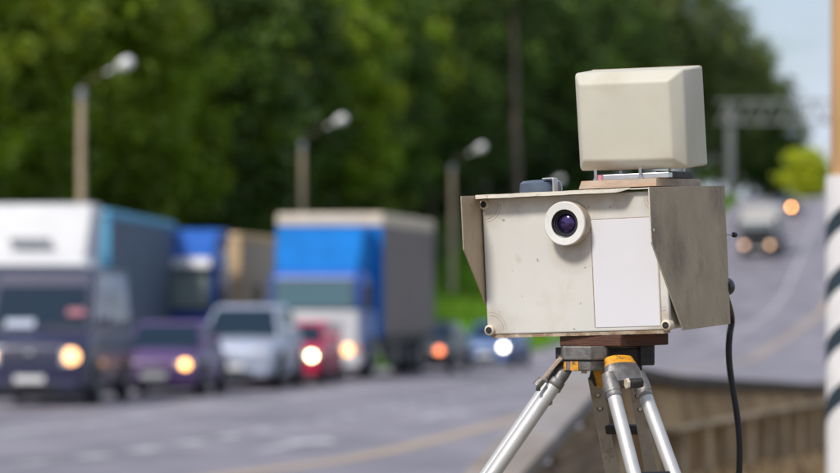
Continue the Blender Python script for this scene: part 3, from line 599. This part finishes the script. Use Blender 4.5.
def lorry(name, X, d, yaw, label, cabm, lowm, boxf, boxs, rim_m, Lb, Hb, gap, lamp, cab_h=2.95, cab_w=2.4, visor=None, deflector=None, plate=True, glass='glass_pale', box_w=2.55, sign=False, pitch=0., tarp=.22, defl_h=None):
    r = empty(name, (X, d, zr(d)), (pitch, 0, -math.radians(yaw))); tag(r, label, 'truck')
    hw = cab_w / 2; D = 1.95; zc = .95
    def rg(z, k, y0, y1): a = hw * k; return [(-a * .92, y0, z), (a * .92, y0, z), (a, y0 + .14, z), (a, y1, z), (-a, y1, z), (-a, y0 + .14, z)]
    MB().loft([rg(.45, .98, .02, D), rg(zc, 1, 0, D), rg(1.7, 1, .0, D)]).build('cab_lower', lowm, r, bevel=.04, smooth=True)
    MB().loft([rg(1.705, 1, .0, D), rg(cab_h - .2, .97, .22, D), rg(cab_h, .9, .42, D - .05)]).build('cab', cabm, r, bevel=.05, smooth=True)
    q = [(-hw * .92, 0, 1.705), (hw * .92, 0, 1.705), (hw * .97 * .92, .22, cab_h - .2), (-hw * .97 * .92, .22, cab_h - .2)]
    pane(r, 'windscreen_surround', q, .01, .99, .01, .97, 'trim_black', .010); pane(r, 'windscreen', q, .05, .95, .06, .9, glass, .016)
    for s in (1, -1):
        qs = [(s * hw, .14, 1.72), (s * hw, D, 1.72), (s * hw * .97, D, cab_h - .2), (s * hw * .97, .36, cab_h - .2)]
        if s < 0: qs = [qs[1], qs[0], qs[3], qs[2]]
        pane(r, 'side_window', qs, .14, .62, .1, .8, 'glass_dark', .012) if s > 0 else pane(r, 'side_window', qs, .38, .86, .1, .8, 'glass_dark', .012)
        dq = [(s * hw, .2, .7), (s * hw, 1.35, .7), (s * hw, 1.35, 1.68), (s * hw, .2, 1.68)]
        if s < 0: dq = [dq[1], dq[0], dq[3], dq[2]]
        dr = pane(r, 'door', dq, 0, 1, 0, 1, cabm, .02, .05)
        MB().box(*sorted((s * (hw + .015), s * (hw + .05))), 1.1, 1.25, 1.5, 1.55).build('door_handle', 'trim_black', dr)
        ar = MB().tube([(s * hw, .1, 2.45), (s * (hw + .22), -.06, 2.4), (s * (hw + .22), -.06, 1.75), (s * hw, .1, 1.7)], .02, 8).build('mirror_arm', 'trim_black', r)
        MB().box(*sorted((s * (hw + .1), s * (hw + .32))), -.1, .0, 1.75, 2.35).build('mirror', 'trim_black', ar, bevel=.03)
        head_lamp(r, s * hw * .74, -.03, .74, .42, .24, lamp, s, .04, br=.13)
        MB().box(s * hw * .95 - .06, s * hw * .95 + .06, -.035, .06, .68, .84).build('indicator', 'indicator', r, bevel=.015)
        MB().lathe([(.01, 0), (.6, 0), (.6, .06), (.01, .06)], (s * (hw - .04), 1.28, .5), (s, 0, 0), 28).build('wheel_arch', 'trim_black', r)
        wheel(r, s * (hw + .04), 1.28, .5, .3, s)
        for k, wy in enumerate((gap + D + Lb - 2.9, gap + D + Lb - 1.6)): wheel(r, s * (box_w / 2 - .04), wy, .5, .5, s)
        MB().box(*sorted((s * 1.12, s * 1.2)), D + 1.4, gap + D + Lb - 3.5, .3, 1.0).build('side_guard', 'trim_black', r, bevel=.02)
        MB().box(*sorted((s * .55, s * 1.1)), D + .3, D + 1.3, .5, 1.0).build('fuel_tank', 'rim' if s > 0 else 'trim_black', r, bevel=.06)
    MB().box(-hw * .6, hw * .6, -.05, .05, .95, 1.5).build('grille', 'trim_black' if lowm != 'truck_white' else 'lamp_metal', r, bevel=.02)
    for k in range(3): MB().box(-hw * .56, hw * .56, -.065, -.045, 1.03 + k * .17, 1.07 + k * .17).build('grille_bar', lowm, r)
    MB().box(-hw, hw, -.09, .2, .32, .60).build('bumper', lowm if lamp else 'trim_black', r, bevel=.05, seg=3)
    if plate: MB().box(-.26, .26, -.11, -.092, .4, .52).build('number_plate', 'plate_white', r)
    if visor: MB().prism([(-hw * .9, -.05, cab_h - .5), (hw * .9, -.05, cab_h - .5), (hw * .88, .1, cab_h - .26), (-hw * .88, .1, cab_h - .26)], .03, .03).build('sun_visor', visor, r, bevel=.01)
    MB().box(-hw * .9, hw * .9, .1, D + 1.2, .24, .46).build('underbody', 'trim_black', r)  # added dark underside that keeps the ground below the cab in shade
    MB().box(-.5, .5, .6, gap + D + Lb - .3, .62, .95).build('chassis', 'trim_black', r, bevel=.02)
    y0 = D + gap; y1 = y0 + Lb; zb = 1.02; bw = box_w / 2; Hr = Hb - tarp; Hd = (defl_h or Hr - .05)
    if deflector:
        MB().loft([[(-hw * .9, .42, cab_h - .05), (hw * .9, .42, cab_h - .05), (hw * .96, D, cab_h - .05), (-hw * .96, D, cab_h - .05)], [(-hw * .95, .9, Hd), (hw * .95, .9, Hd), (hw * 1.0, D, Hd), (-hw * 1.0, D, Hd)]]).build('roof_deflector', deflector, r, bevel=.06, smooth=True)
    MB().box(-bw + .01, bw - .01, y0 + .012, y1 - .01, zb, Hr).build('cargo_body', boxs, r)
    MB().box(-bw, bw, y0 - .03, y0 + .01, zb, Hr).build('front_wall', boxf, r, bevel=.01)
    for s in (1, -1):
        n = max(3, int(Lb / 1.4))
        for k in range(n): MB().box(*sorted((s * bw, s * (bw + .018))), y0 + .04 + k * (Lb - .08) / n, y0 + .02 + (k + 1) * (Lb - .08) / n, zb + .1, Hr - .02).build('side_panel', boxs, r, bevel=.006)
        MB().box(*sorted((s * bw, s * (bw + .03))), y0, y1, zb - .1, zb + .08).build('side_rave', 'trim_black', r)
    MB().box(-bw - .02, bw + .02, y0 - .035, y1, Hr + .004, Hb).build('roof_tarp', rim_m, r, bevel=.07, seg=3)
    MB().box(-1.2, 1.2, y1 - .05, y1 + .03, .45, .6).build('rear_bumper', 'trim_black', r)
    if sign: MB().box(-.55, .35, .38, .42, cab_h + .18, cab_h + .36).build('name_board', 'lamp_metal', r)
    return r
lorry('box_truck', px(757, 185), 185, 13, 'small white box truck descending the hill with dim headlights', 'van_cream', 'paint_black', 'van_cream', 'van_cream', 'van_cream', 4.2, 2.85, .08, 'glow_dim', cab_h=2.3, cab_w=2.05, box_w=2.25, pitch=.08)
lorry('lorry', px(313, 77.5), 77.5, 10, 'lorry with bright blue front wall, white grille and grey curtain sides', 'truck_blue', 'truck_white', 'tarp_blue', 'tarp_grey', 'tarp_cream', 7.6, 4.15, .1, 'glow_warm', deflector='tarp_blue', box_w=2.72, cab_w=2.35, cab_h=2.72, tarp=.34, glass='glass_teal')
lorry('lorry', px(32, 68), 68, 2.5, 'white-cabbed lorry pulling a blue trailer with shade-coloured sides behind the navy minibus', 'truck_white', 'truck_white', 'tarp_sky', 'tarp_sky_shaded', 'tarp_sky', 12.0, 3.95, .9, None, deflector='truck_white', defl_h=4.02, cab_h=2.9, cab_w=2.5, box_w=2.6, glass='glass_pale', sign=True)
lorry('lorry', px(170, 82), 82, 8, 'deep blue lorry with tan cargo body between the two larger lorries', 'truck_blue', 'truck_deepblue', 'tarp_tan', 'tarp_tan_shaded', 'tarp_tan', 8.0, 3.8, .9, None, defl_h=3.86, cab_h=3.35, cab_w=2.4, box_w=2.6, visor='truck_white', deflector='truck_blue', glass='glass_pale_reflection')
# ------------------------------------------------------------------ the speed camera on its tripod
def Rot(yaw, pitch, roll):
    return Matrix.Rotation(math.radians(yaw), 4, 'Z') @ Matrix.Rotation(math.radians(pitch), 4, 'X') @ Matrix.Rotation(math.radians(roll), 4, 'Y')
CM = Matrix.Translation((.31, 6.3, .06 + CAMZ)) @ Rot(-25, 2.21, -1.72)
spc = empty('speed_camera'); spc.matrix_world = CM
tag(spc, 'weathered beige roadside speed camera with round lens and box-shaped radar head on top', 'speed camera')
W, E_, ZTP, DEP, ZB = .403, .0934, .1575, .345, -.129
hw = W / 2
# sealed housing
MB().box(-.187, .187, .012, DEP - .006, -.1255, .1495).build('housing', 'housing_paint', spc, bevel=.008, seg=3)
def rrect(x0, x1, z0, z1, r, n=6):
    p = []
    for cx, cz, a0 in ((x1 - r, z1 - r, 0), (x0 + r, z1 - r, 90), (x0 + r, z0 + r, 180), (x1 - r, z0 + r, 270)):
        for i in range(n + 1): a = math.radians(a0 + 90 * i / n); p.append((cx + r * math.cos(a), cz + r * math.sin(a)))
    return p
lid = MB().poly(rrect(-.1965, .1965, -.1245, .1505, .012), 'y', -.001, .0115).build('front_lid', 'lid_paint', spc, bevel=.0025)
MB().poly(rrect(-.190, .190, -.1318, -.1250, .002, 2), 'y', .0012, .02).build('gasket', 'rust_edge', lid)
for sx in (-1, 1):
    for sz in (-1, 1):
        cx, cz = sx * .1905, (.1395 if sz > 0 else -.1155)
        bs = MB().lathe([(.0064, .0), (.0098, .001), (.0110, .003), (.0110, .02)], (cx, -.008, cz), (0, 1, 0), 28).build('corner_boss', 'boss_cream', lid, smooth=True, ang=50)
        MB().lathe([(.0066, .0), (.0066, .004)], (cx, -.0088, cz), (0, 1, 0), 20).build('screw_hole', 'hole_dark', bs)
        MB().lathe([(.0036, .0), (.0036, .002)], (cx + .0005, -.0094, cz), (0, 1, 0), 12).build('screw', 'cast_dark', bs)
        for rr in (.030, .036):
            pts = []
            for i in range(11):
                a = math.radians((-90 if sx > 0 else 0) * 0 + {(-1, -1): 0, (1, -1): 90, (1, 1): 180, (-1, 1): 270}[(sx, sz)] + 90 * i / 10); pts.append((cx + rr * math.cos(a), -.0011, cz + rr * math.sin(a)))
            MB().tube(pts, .00045 if rr < .035 else .0003, 6).build('corner_ridge', 'dirt_brown', lid)
MB().box(.0395, .1775, -.0022, .002, -.1165, .0985).build('white_plate', 'label_white', spc, bevel=.0006)
MB().box(.1788, .1808, -.0016, .002, -.112, .115).build('plate_seam', 'dirt_brown', spc)
MB().box(.0375, .0392, -.0014, .002, -.1165, .099).build('plate_seam', 'dirt_brown', spc)
MB().box(.0375, .199, -.0014, .002, .0988, .1002).build('plate_seam', 'dirt_brown', spc)
# lens
lx, lz = -.0050, .0937
lensb = MB().lathe([(.0438, 0), (.0445, .0015), (.0445, .04)], (lx, -.0305, lz), (0, 1, 0), 56, cap=False).build('lens_barrel', 'barrel_tan', spc, smooth=True, ang=50)
MB().lathe([(.0280, .0035), (.0285, 0), (.0425, -.0012), (.0442, .0006), (.0442, .003), (.028, .0045)], (lx, -.0322, lz), (0, 1, 0), 56, cap=False).build('front_ring', 'ring_white', lensb, smooth=True, ang=45)
MB().lathe([(.0281, -.0004), (.0262, .0006), (.0256, .0042), (.0232, .0044), (.0226, .0085), (.0200, .0087), (.0196, .0125), (.001, .0126)], (lx, -.0318, lz), (0, 1, 0), 48, cap=False).build('lens_mount', 'lens_black', lensb, smooth=True, ang=30)
MB().lathe([(.0001, .0052), (.006, .0056), (.011, .0068), (.0155, .0088), (.0194, .0118)], (lx, -.0312, lz), (0, 1, 0), 40, cap=False).build('lens_glass', 'lens_glass', lensb, smooth=True, ang=80)
MB().lathe([(.0226, .0046), (.0230, .0040), (.0246, .0040), (.0250, .0046)], (lx, -.0318, lz), (0, 1, 0), 40, cap=False).build('inner_ring', 'cast_dark', lensb, smooth=True)
# weather hood: two cheek plates and a roof of folded sheet
TH = .0022
def cheek(s):
    side = [(-E_, ZTP), (-E_ + .0008, ZTP - .107), (.062, ZB), (DEP, ZB), (DEP, ZTP)]
    x0 = s * hw
    ck = MB().poly(side, 'x', *sorted((x0, x0 - s * TH))).build('hood_cheek', 'cheek_sheet', spc, bevel=.0006)
    MB().tube([(x0 - s * TH / 2, y, z) for y, z in side[:3]], .0015, 8).build('rolled_edge', 'roof_sheet' if s > 0 else 'hood_sheet', ck)
    return ck
cl, crr = cheek(-1), cheek(1)
MB().lathe([(.001, -.002), (.003, -.0015), (.0034, 0)], (hw + .0003, -E_ + .012, .0735), (-1, 0, 0), 12).build('rivet', 'ring_white', crr, smooth=True)
for y, z in ((-.05, .148), (.30, .148), (.30, -.118), (.10, -.118)): MB().lathe([(.0005, -.0008), (.0022, -.0006), (.0026, 0)], (hw + .0003, y, z), (-1, 0, 0), 10).build('rivet', 'hood_sheet', crr, smooth=True)
roof = MB().box(-hw + TH + .0004, hw - TH - .0004, -.0125, DEP, ZTP - TH, ZTP + .0002).build('hood_roof', 'roof_sheet', spc)
lipm = MB(); n = 40; vs = []
for i in range(n + 1):
    t = i / n; x = -hw + .004 + t * .328; wob = .0005 * math.sin(x * 60) + .00035 * math.sin(x * 171)
    yf = -.030 + wob * .6; zz = ZTP + .0006 + wob * .5; tail = max(0, (t - .94) / .06)
    yf = yf + tail * .016; zl = .0072 * (1 - tail * .75)
    vs += [(x, -.012, zz + .0008), (x, yf, zz + .0006), (x, yf - .0006, zz - zl), (x, yf + .0012, zz - zl), (x, yf + .0018, zz - .0012), (x, -.012, zz - .0012)]
lipm.add(vs, [(i * 6 + k, i * 6 + (k + 1) % 6, (i + 1) * 6 + (k + 1) % 6, (i + 1) * 6 + k) for i in range(n) for k in range(6)] + [(0, 1, 2, 3, 4, 5), tuple(range(n * 6 + 5, n * 6 - 1, -1))])
lip = lipm.build('roof_lip', 'roof_sheet', roof, smooth=True, ang=30)
# round antenna puck and its bracket
pk = MB().lathe([(.043, 0), (.0435, .006), (.042, .019), (.036, .0235), (.02, .0248), (.0005, .025)], (-.085, .045, ZTP + .0015), (0, 0, 1), 48).build('antenna_puck', 'puck_blue', spc, smooth=True, ang=35)
MB().poly([(x - .004, z + ZTP + .001) for x, z in ((-.0405, 0), (-.037, 0), (-.037, .0262), (-.0405, .0285), (-.062, .0285), (-.062, .0262), (-.0405, .0262))], 'y', .008, .03).build('bracket', 'zinc', pk, bevel=.0005)
MB().lathe([(.05, 0), (.05, .0015)], (-.085, .045, ZTP + .0003), (0, 0, 1), 40).build('puck_gasket', 'rust_edge', pk)
# radar head with its mounting board: fitted to the photo in world space, then parented
HMw = Matrix.Translation((.4310, 6.35, .2629 + CAMZ)) @ Rot(-30, 7.0, -.05)
w_, h_, c_, cd_, D_ = .2422, .1995, .0214, .027, .0925
def bulge(z, x): return 0
hv = []
for (dx, y, dz) in ((c_, -cd_, c_), (0.0, 0, 0.0), (-.0015, D_, -.0015)):
    hv.append([(-w_ / 2 + dx, y, dz), (w_ / 2 - dx, y, dz), (w_ / 2 - dx, y, h_ - dz), (-w_ / 2 + dx, y, h_ - dz)])
head = MB().loft(hv).build('radar_head', 'head_worn', spc, bevel=.0055, seg=4, smooth=True, ang=60)
head.matrix_parent_inverse = Matrix.Identity(4); head.matrix_local = CM.inverted() @ HMw
MB().box(-w_ / 2 - .0008, w_ / 2 + .0008, D_ - .0125, D_ - .011, -.0022, h_ + .0022).build('seam', 'hood_sheet', head, bevel=.006)
MB().lathe([(.0026, 0), (.0026, .002)], (w_ / 2 + .0004, D_ - .024, h_ * .52), (-1, 0, 0), 14).build('screw_hole', 'hole_dark', head)
PMw = Matrix.Translation((.4700, 6.262, .2365 + CAMZ)) @ Rot(-22, 1.6, -1.6)
board = MB().hexa([(-.164, 0, -.0095), (0, 0, -.0095), (0, .305, -.0095), (-.164, .305, -.0095), (-.159, .004, .0065), (-.001, .004, .0065), (-.001, .304, .0065), (-.159, .304, .0065)]).build('mounting_board', 'plywood', spc, bevel=.001)
board.matrix_local = CM.inverted() @ PMw
MB().box(-.118, .02, .02, .045, .007, .0175)  .build('rail', 'zinc', board, bevel=.001)
MB().box(-.02, .0, .06, .25, .007, .021).build('spacer', 'cast_dark', board, bevel=.002)
for x, y in ((-.137, .03), (-.038, .016), (-.012, .13), (-.012, .225), (-.14, .2)):
    b = MB().lathe([(.0055, 0), (.0055, .004), (.0032, .0042), (.0032, .022), (.0001, .0222)], (x, y, .0068), (0, 0, 1), 6).build('bolt', 'zinc', board)
MB().lathe([(.0075, 0), (.0075, .011)], (-.127, .035, .007), (0, 0, 1), 14).build('rubber_pad', 'pink_rubber', board, smooth=True, ang=40)
# rear toggle, plug and hanging power lead
tg = MB().tube([(hw - .012, DEP - .002, .058), (hw + .0, DEP + .016, .0565), (hw + .006, DEP + .028, .055)], [.0022, .002, .0018], 8).build('toggle', 'zinc', spc)
MB().lathe([(.0005, -.006), (.005, -.004), (.006, .001), (.005, .006), (.0005, .0075)], (hw + .006, DEP + .028, .055), (.2, 1, -.1), 12).build('toggle_knob', 'black_plastic', tg, smooth=True)
plug = MB().lathe([(.016, -.006), (.019, .004), (.019, .016), (.012, .024), (.0005, .025)], (hw - .012, DEP + .002, -.052), (0, 1, 0), 20).build('plug', 'black_plastic', spc, smooth=True, ang=45)
inv = CM.inverted()
def wp(x, y, d): return inv @ Vector(((x - 420) * d / F, d, CAMZ + (HOR - y) * d / F))
dC = 6.70
pts = [plug_p for plug_p in (Vector((hw - .02, DEP + .02, -.05)), Vector((hw - .018, DEP + .030, -.072)))] + [wp(x, y, dC) for x, y in ((731.5, 318), (729.5, 335), (728.6, 350), (729.6, 368), (732.5, 388), (736, 410), (738.5, 432), (739.3, 452), (738.6, 475), (736, 510), (733, 560), (735, 640), (742, 725), (751, 752))]
pts = [Vector(p) for p in pts]
def catmull(P, n=5):
    o = []
    for i in range(len(P) - 1):
        a, b, c, d = P[max(i - 1, 0)], P[i], P[i + 1], P[min(i + 2, len(P) - 1)]
        for k in range(n): t = k / n; o.append(.5 * ((2 * b) + (c - a) * t + (2 * a - 5 * b + 4 * c - d) * t * t + (3 * b - a - 3 * c + d) * t ** 3))
    return o + [P[-1]]
MB().tube(catmull(pts), .0069, 12).build('power_lead', 'cable_black', spc, smooth=True)

# ------------------------------------------------------------------ tripod
TX, TY = .382, 6.42
def s2w(x, y, d): return Vector(((x - 420) * d / F, d, CAMZ + (HOR - y) * d / F))
gz = T(TX, TY) - .02
tri = empty('tripod', (TX, TY, gz)); tag(tri, 'aluminium survey tripod with scuffed grey head and orange paint carrying the speed camera', 'tripod')
def loc(v): return Vector(v) - Vector((TX, TY, gz))
# brown wooden block between camera and tripod head: corner towards us
zt0 = s2w(600, 334.2, 6.3).z; zt1 = s2w(600, 346.3, 6.3).z; zt2 = s2w(600, 371, 6.3).z
blk = MB(); c = Vector((.3985, 6.262, 0)); e1 = Vector((-.118, .07, 0)); e2 = Vector((.104, .105, 0))
p4 = [c, c + e1, c + e1 + e2, c + e2]
blk.hexa([loc((p.x, p.y, zt1 + (.002 if i in (2, 3) else 0))) for i, p in enumerate(p4)] + [loc((p.x, p.y, zt0 - .0005 + (.002 if i in (2, 3) else 0))) for i, p in enumerate(p4)])
blk.build('wooden_block', 'wood_brown', tri, bevel=.002)
# cast head: chunky plates, outline read off the casting (x pixel, distance)
def plan(P, z0, z1): return MB().poly([((x - 420) * d / F - TX, d - TY) for x, d in P], 'z', z0 - gz, z1 - gz)
zm = s2w(0, 360.5, 6.28).z; zl = s2w(0, 371.0, 6.28).z
hp = plan([(560.5, 6.36), (562.5, 6.29), (590.5, 6.262), (607, 6.285), (609, 6.33), (643, 6.35), (643, 6.47), (566, 6.47)], zm + .0006, zt1 + .0005).build('head_plate', 'cast_grey', tri, bevel=.003, seg=3)
hl = plan([(562, 6.36), (563, 6.295), (590, 6.268), (606, 6.289), (608, 6.33), (640, 6.36), (640, 6.46), (567, 6.46)], zl, zm - .0006).build('lower_plate', 'cast_grey', tri, bevel=.003, seg=3)
MB().lathe([(.0058, 0), (.0058, .006), (.003, .0062), (.003, .009)], loc((.328, 6.30, zl - .0055)), (0, 0, 1), 6).build('clamp_bolt', 'boss_cream', hl)
def face_patch(P, y0, y1, m, name):            # paint on the near face of the lower plate
    (xa, da), (xb, db_) = P; a = s2w(xa, y0, da); b = s2w(xb, y0, db_); c_ = s2w(xb, y1, db_); e = s2w(xa, y1, da)
    MB().prism([loc(e), loc(c_), loc(b), loc(a)], .0012, .002).build(name, m, hl, bevel=.0004)
face_patch(((563.6, 6.2935), (566.2, 6.291)), 361.8, 370.2, 'orange_paint', 'paint_mark')
face_patch(((570.5, 6.2865), (578.3, 6.279)), 361.4, 370.6, 'orange_paint', 'paint_mark')
plan([(640, 6.33), (654.5, 6.345), (654.5, 6.43), (640, 6.43)], s2w(0, 365.5, 6.33).z, s2w(0, 343.5, 6.33).z).build('side_bracket', 'cast_dark', tri, bevel=.003)
plan([(555.5, 6.36), (562, 6.355), (562, 6.44), (555.5, 6.44)], s2w(0, 359, 6.36).z, s2w(0, 348, 6.36).z).build('side_bracket', 'cast_dark', tri, bevel=.002)
plan([(606, 6.325), (642, 6.34), (642, 6.45), (606, 6.45)], s2w(0, 372, 6.33).z, s2w(0, 348.5, 6.33).z).build('hub_core', 'cast_dark', tri, bevel=.002)
def leg(az, splay, sep, sep2, hinge, screws, tube_r, m, near=False, flat=False, start=.032):
    a = math.radians(az); rad = Vector((math.cos(a), math.sin(a), 0)); tan = Vector((-math.sin(a), math.cos(a), 0)); h = Vector(hinge)
    dr = (rad * splay + Vector((0, 0, -1))).normalized(); L = (h.z - gz) / -dr.z; nrm = tan.cross(dr).normalized()
    def at(s, t): return h + dr * t + tan * s * (sep + (sep2 - sep) * t / L) / 2
    for s in (-1, 1):
        if flat:
            w2, t2 = tube_r * 1.15, tube_r * .7; side = Vector((1, 0, 0)); fw = side.cross(dr).normalized()
            t = MB().loft([[loc(at(s, q) + side * x + fw * y) for x, y in ((-w2, -t2), (w2, -t2), (w2, t2), (-w2, t2))] for q in (start - .012, L * .62)]).build('leg_tube', m, tri, bevel=.003)
        else:
            t = MB().tube([loc(at(s, start)), loc(at(s, L * .62))], tube_r, 28).build('leg_tube', m, tri, smooth=True, ang=60)
            MB().lathe([(tube_r * .98, 0), (tube_r * 1.13, .002), (tube_r * 1.16, .014), (tube_r * 1.02, .0165)], loc(at(s, start - .008)), dr, 28).build('collar', 'cast_grey', t, smooth=True, ang=50)
        MB().tube([loc(at(s, L * .60)), loc(at(s, L - .03))], tube_r * .6, 20).build('inner_tube', 'alu_dull', t, smooth=True)
        MB().tube([loc(at(s, L - .05)), loc(at(s, L))], [tube_r * .9, .004], 12).build('foot_spike', 'cast_dark', t)
        for sl in screws:
            n = Vector((0, -1, 0)) if flat else (nrm if nrm.z < 0 else -nrm)
            pos = at(s, sl) + n * (tube_r * (.72 if flat else .95))
            MB().lathe([(.0042, -.002), (.0042, .0022), (.0034, .0038), (.0001, .0046)], loc(pos), n, 12).build('screw', 'boss_cream', t, smooth=True)
            MB().lathe([(.006, -.002), (.006, .0012)], loc(pos), n, 14).build('washer', 'cast_dark', t)
    return rad, tan, dr, nrm, h, at, L
zh = s2w(0, 372, 6.3).z
LA = leg(186, .70, .062, .062, (.2835, 6.335, zh), (.036, .066), .0148, 'alu_tube', start=.026)
LB = leg(-61, .58, .068, .19, (.4035, 6.262, zh - .004), (), .0139, 'alu_tube', start=.044)
LC = leg(62, .43, .090, .09, (.3935, 6.435, zh + .002), (.058, .088), .0118, 'alu_dull', flat=True)
def brace(lg, t, m, h=.012):
    rad, tan, dr, nrm, hh, at, L = lg
    MB().loft([[loc(at(s, t) + nrm * q[0] + dr * q[1]) for q in ((-.006, -h / 2), (.006, -h / 2), (.006, h / 2), (-.006, h / 2))] for s in (-1, 1)]).build('leg_brace', m, tri, bevel=.002)
brace(LC, .135, 'black_plastic', .02); brace(LB, .225, 'black_plastic'); brace(LA, .4, 'black_plastic'); brace(LC, .6, 'black_plastic'); brace(LB, .62, 'black_plastic')
def casting(lg, prof, m, m_top=None, k_top=0, name='hinge_casting'):
    rad, tan, dr, nrm, root, at, L = lg; rings = []
    for t, hx, hy in prof:
        c = root + dr * t
        rings.append([loc(c + tan * hx * abs(math.cos(2 * PI * i / 28)) ** .8 * (1 if math.cos(2 * PI * i / 28) >= 0 else -1) + nrm * hy * abs(math.sin(2 * PI * i / 28)) ** .8 * (1 if math.sin(2 * PI * i / 28) >= 0 else -1)) for i in range(28)])
    body = MB().loft(rings[k_top:]).build(name, m, tri, smooth=True, ang=50)
    if m_top: MB().loft(rings[:k_top + 1]).build('painted_top', m_top, body, smooth=True, ang=50)
    return body
ca = casting(LA, [(-.026, .016, .010), (-.014, .034, .0165), (.004, .045, .0178), (.024, .047, .0172), (.0265, .044, .015)], 'cast_grey')
cb = casting(LB, [(-.040, .020, .008), (-.036, .031, .014), (-.018, .036, .0185), (-.012, .038, .019), (.008, .044, .0185), (.022, .047, .0172)], 'cast_grey', 'orange_paint', 2)
for s in (-1, 1):                                # sockets of the near leg
    MB().tube([loc(LB[5](s, .0)), loc(LB[5](s, .020)), loc(LB[5](s, .041))], [.0150, .0168, .0166], 24).build('tube_socket', 'cast_grey', cb, smooth=True, ang=50)
cc = casting(LC, [(-.022, .030, .010), (-.006, .046, .016), (.018, .056, .0155), (.034, .058, .012)], 'cast_dark')
# worn orange paint on the far casting, seen left of the near leg
p = s2w(597.5, 377, 6.39); MB().prism([loc(p + Vector((.0, 0, -.022))), loc(p + Vector((.013, 0, -.020))), loc(p + Vector((.012, 0, .014))), loc(p + Vector((-.009, 0, .012)))], .001, .003).build('paint_mark', 'orange_paint', cc, bevel=.001)
# hexagonal clamp nut of the near leg
rad, tan, dr, nrm, root, at, L = LB
c0 = s2w(634, 383.5, 6.215)
MB().lathe([(.0001, -.001), (.0098, 0), (.0105, .002), (.0105, .03)], loc(c0 + Vector((-.012, 0, 0))), (1, .35, .05), 6).build('clamp_nut', 'cast_dark', cb, bevel=.001)
MB().lathe([(.0112, 0), (.0112, .006)], loc(c0 + Vector((-.0165, -.002, 0))), (1, .35, .05), 6).build('clamp_washer', 'boss_cream', cb, bevel=.001)
# slip of wood wedged above the left leg, and its pinch clamp
a0, a1 = s2w(561.5, 357.5, 6.285), s2w(542.5, 379.5, 6.285); dv = (a1 - a0).normalized(); pr = Vector((-dv.z, 0, dv.x)) * .0034
MB().hexa([loc(v) for v in (a0 - pr, a0 + pr, a0 + pr + Vector((0, .03, 0)), a0 - pr + Vector((0, .03, 0)), a1 - pr * .9, a1 + pr * .9, a1 + pr * .9 + Vector((0, .03, 0)), a1 - pr * .9 + Vector((0, .03, 0)))]).build('wooden_wedge', 'plywood', tri, bevel=.0008)
b0 = s2w(539, 383, 6.285)
pcl = MB().tube([loc(b0 + Vector((.007, 0, .0075))), loc(b0 + Vector((-.006, 0, -.006)))], [.0085, .0095], 8).build('pinch_clamp', 'cast_grey', tri, bevel=.001)
MB().lathe([(.0045, 0), (.0045, .008)], loc(b0 + Vector((-.002, -.004, -.016))), (0, 0, 1), 6).build('clamp_screw', 'cast_dark', pcl)
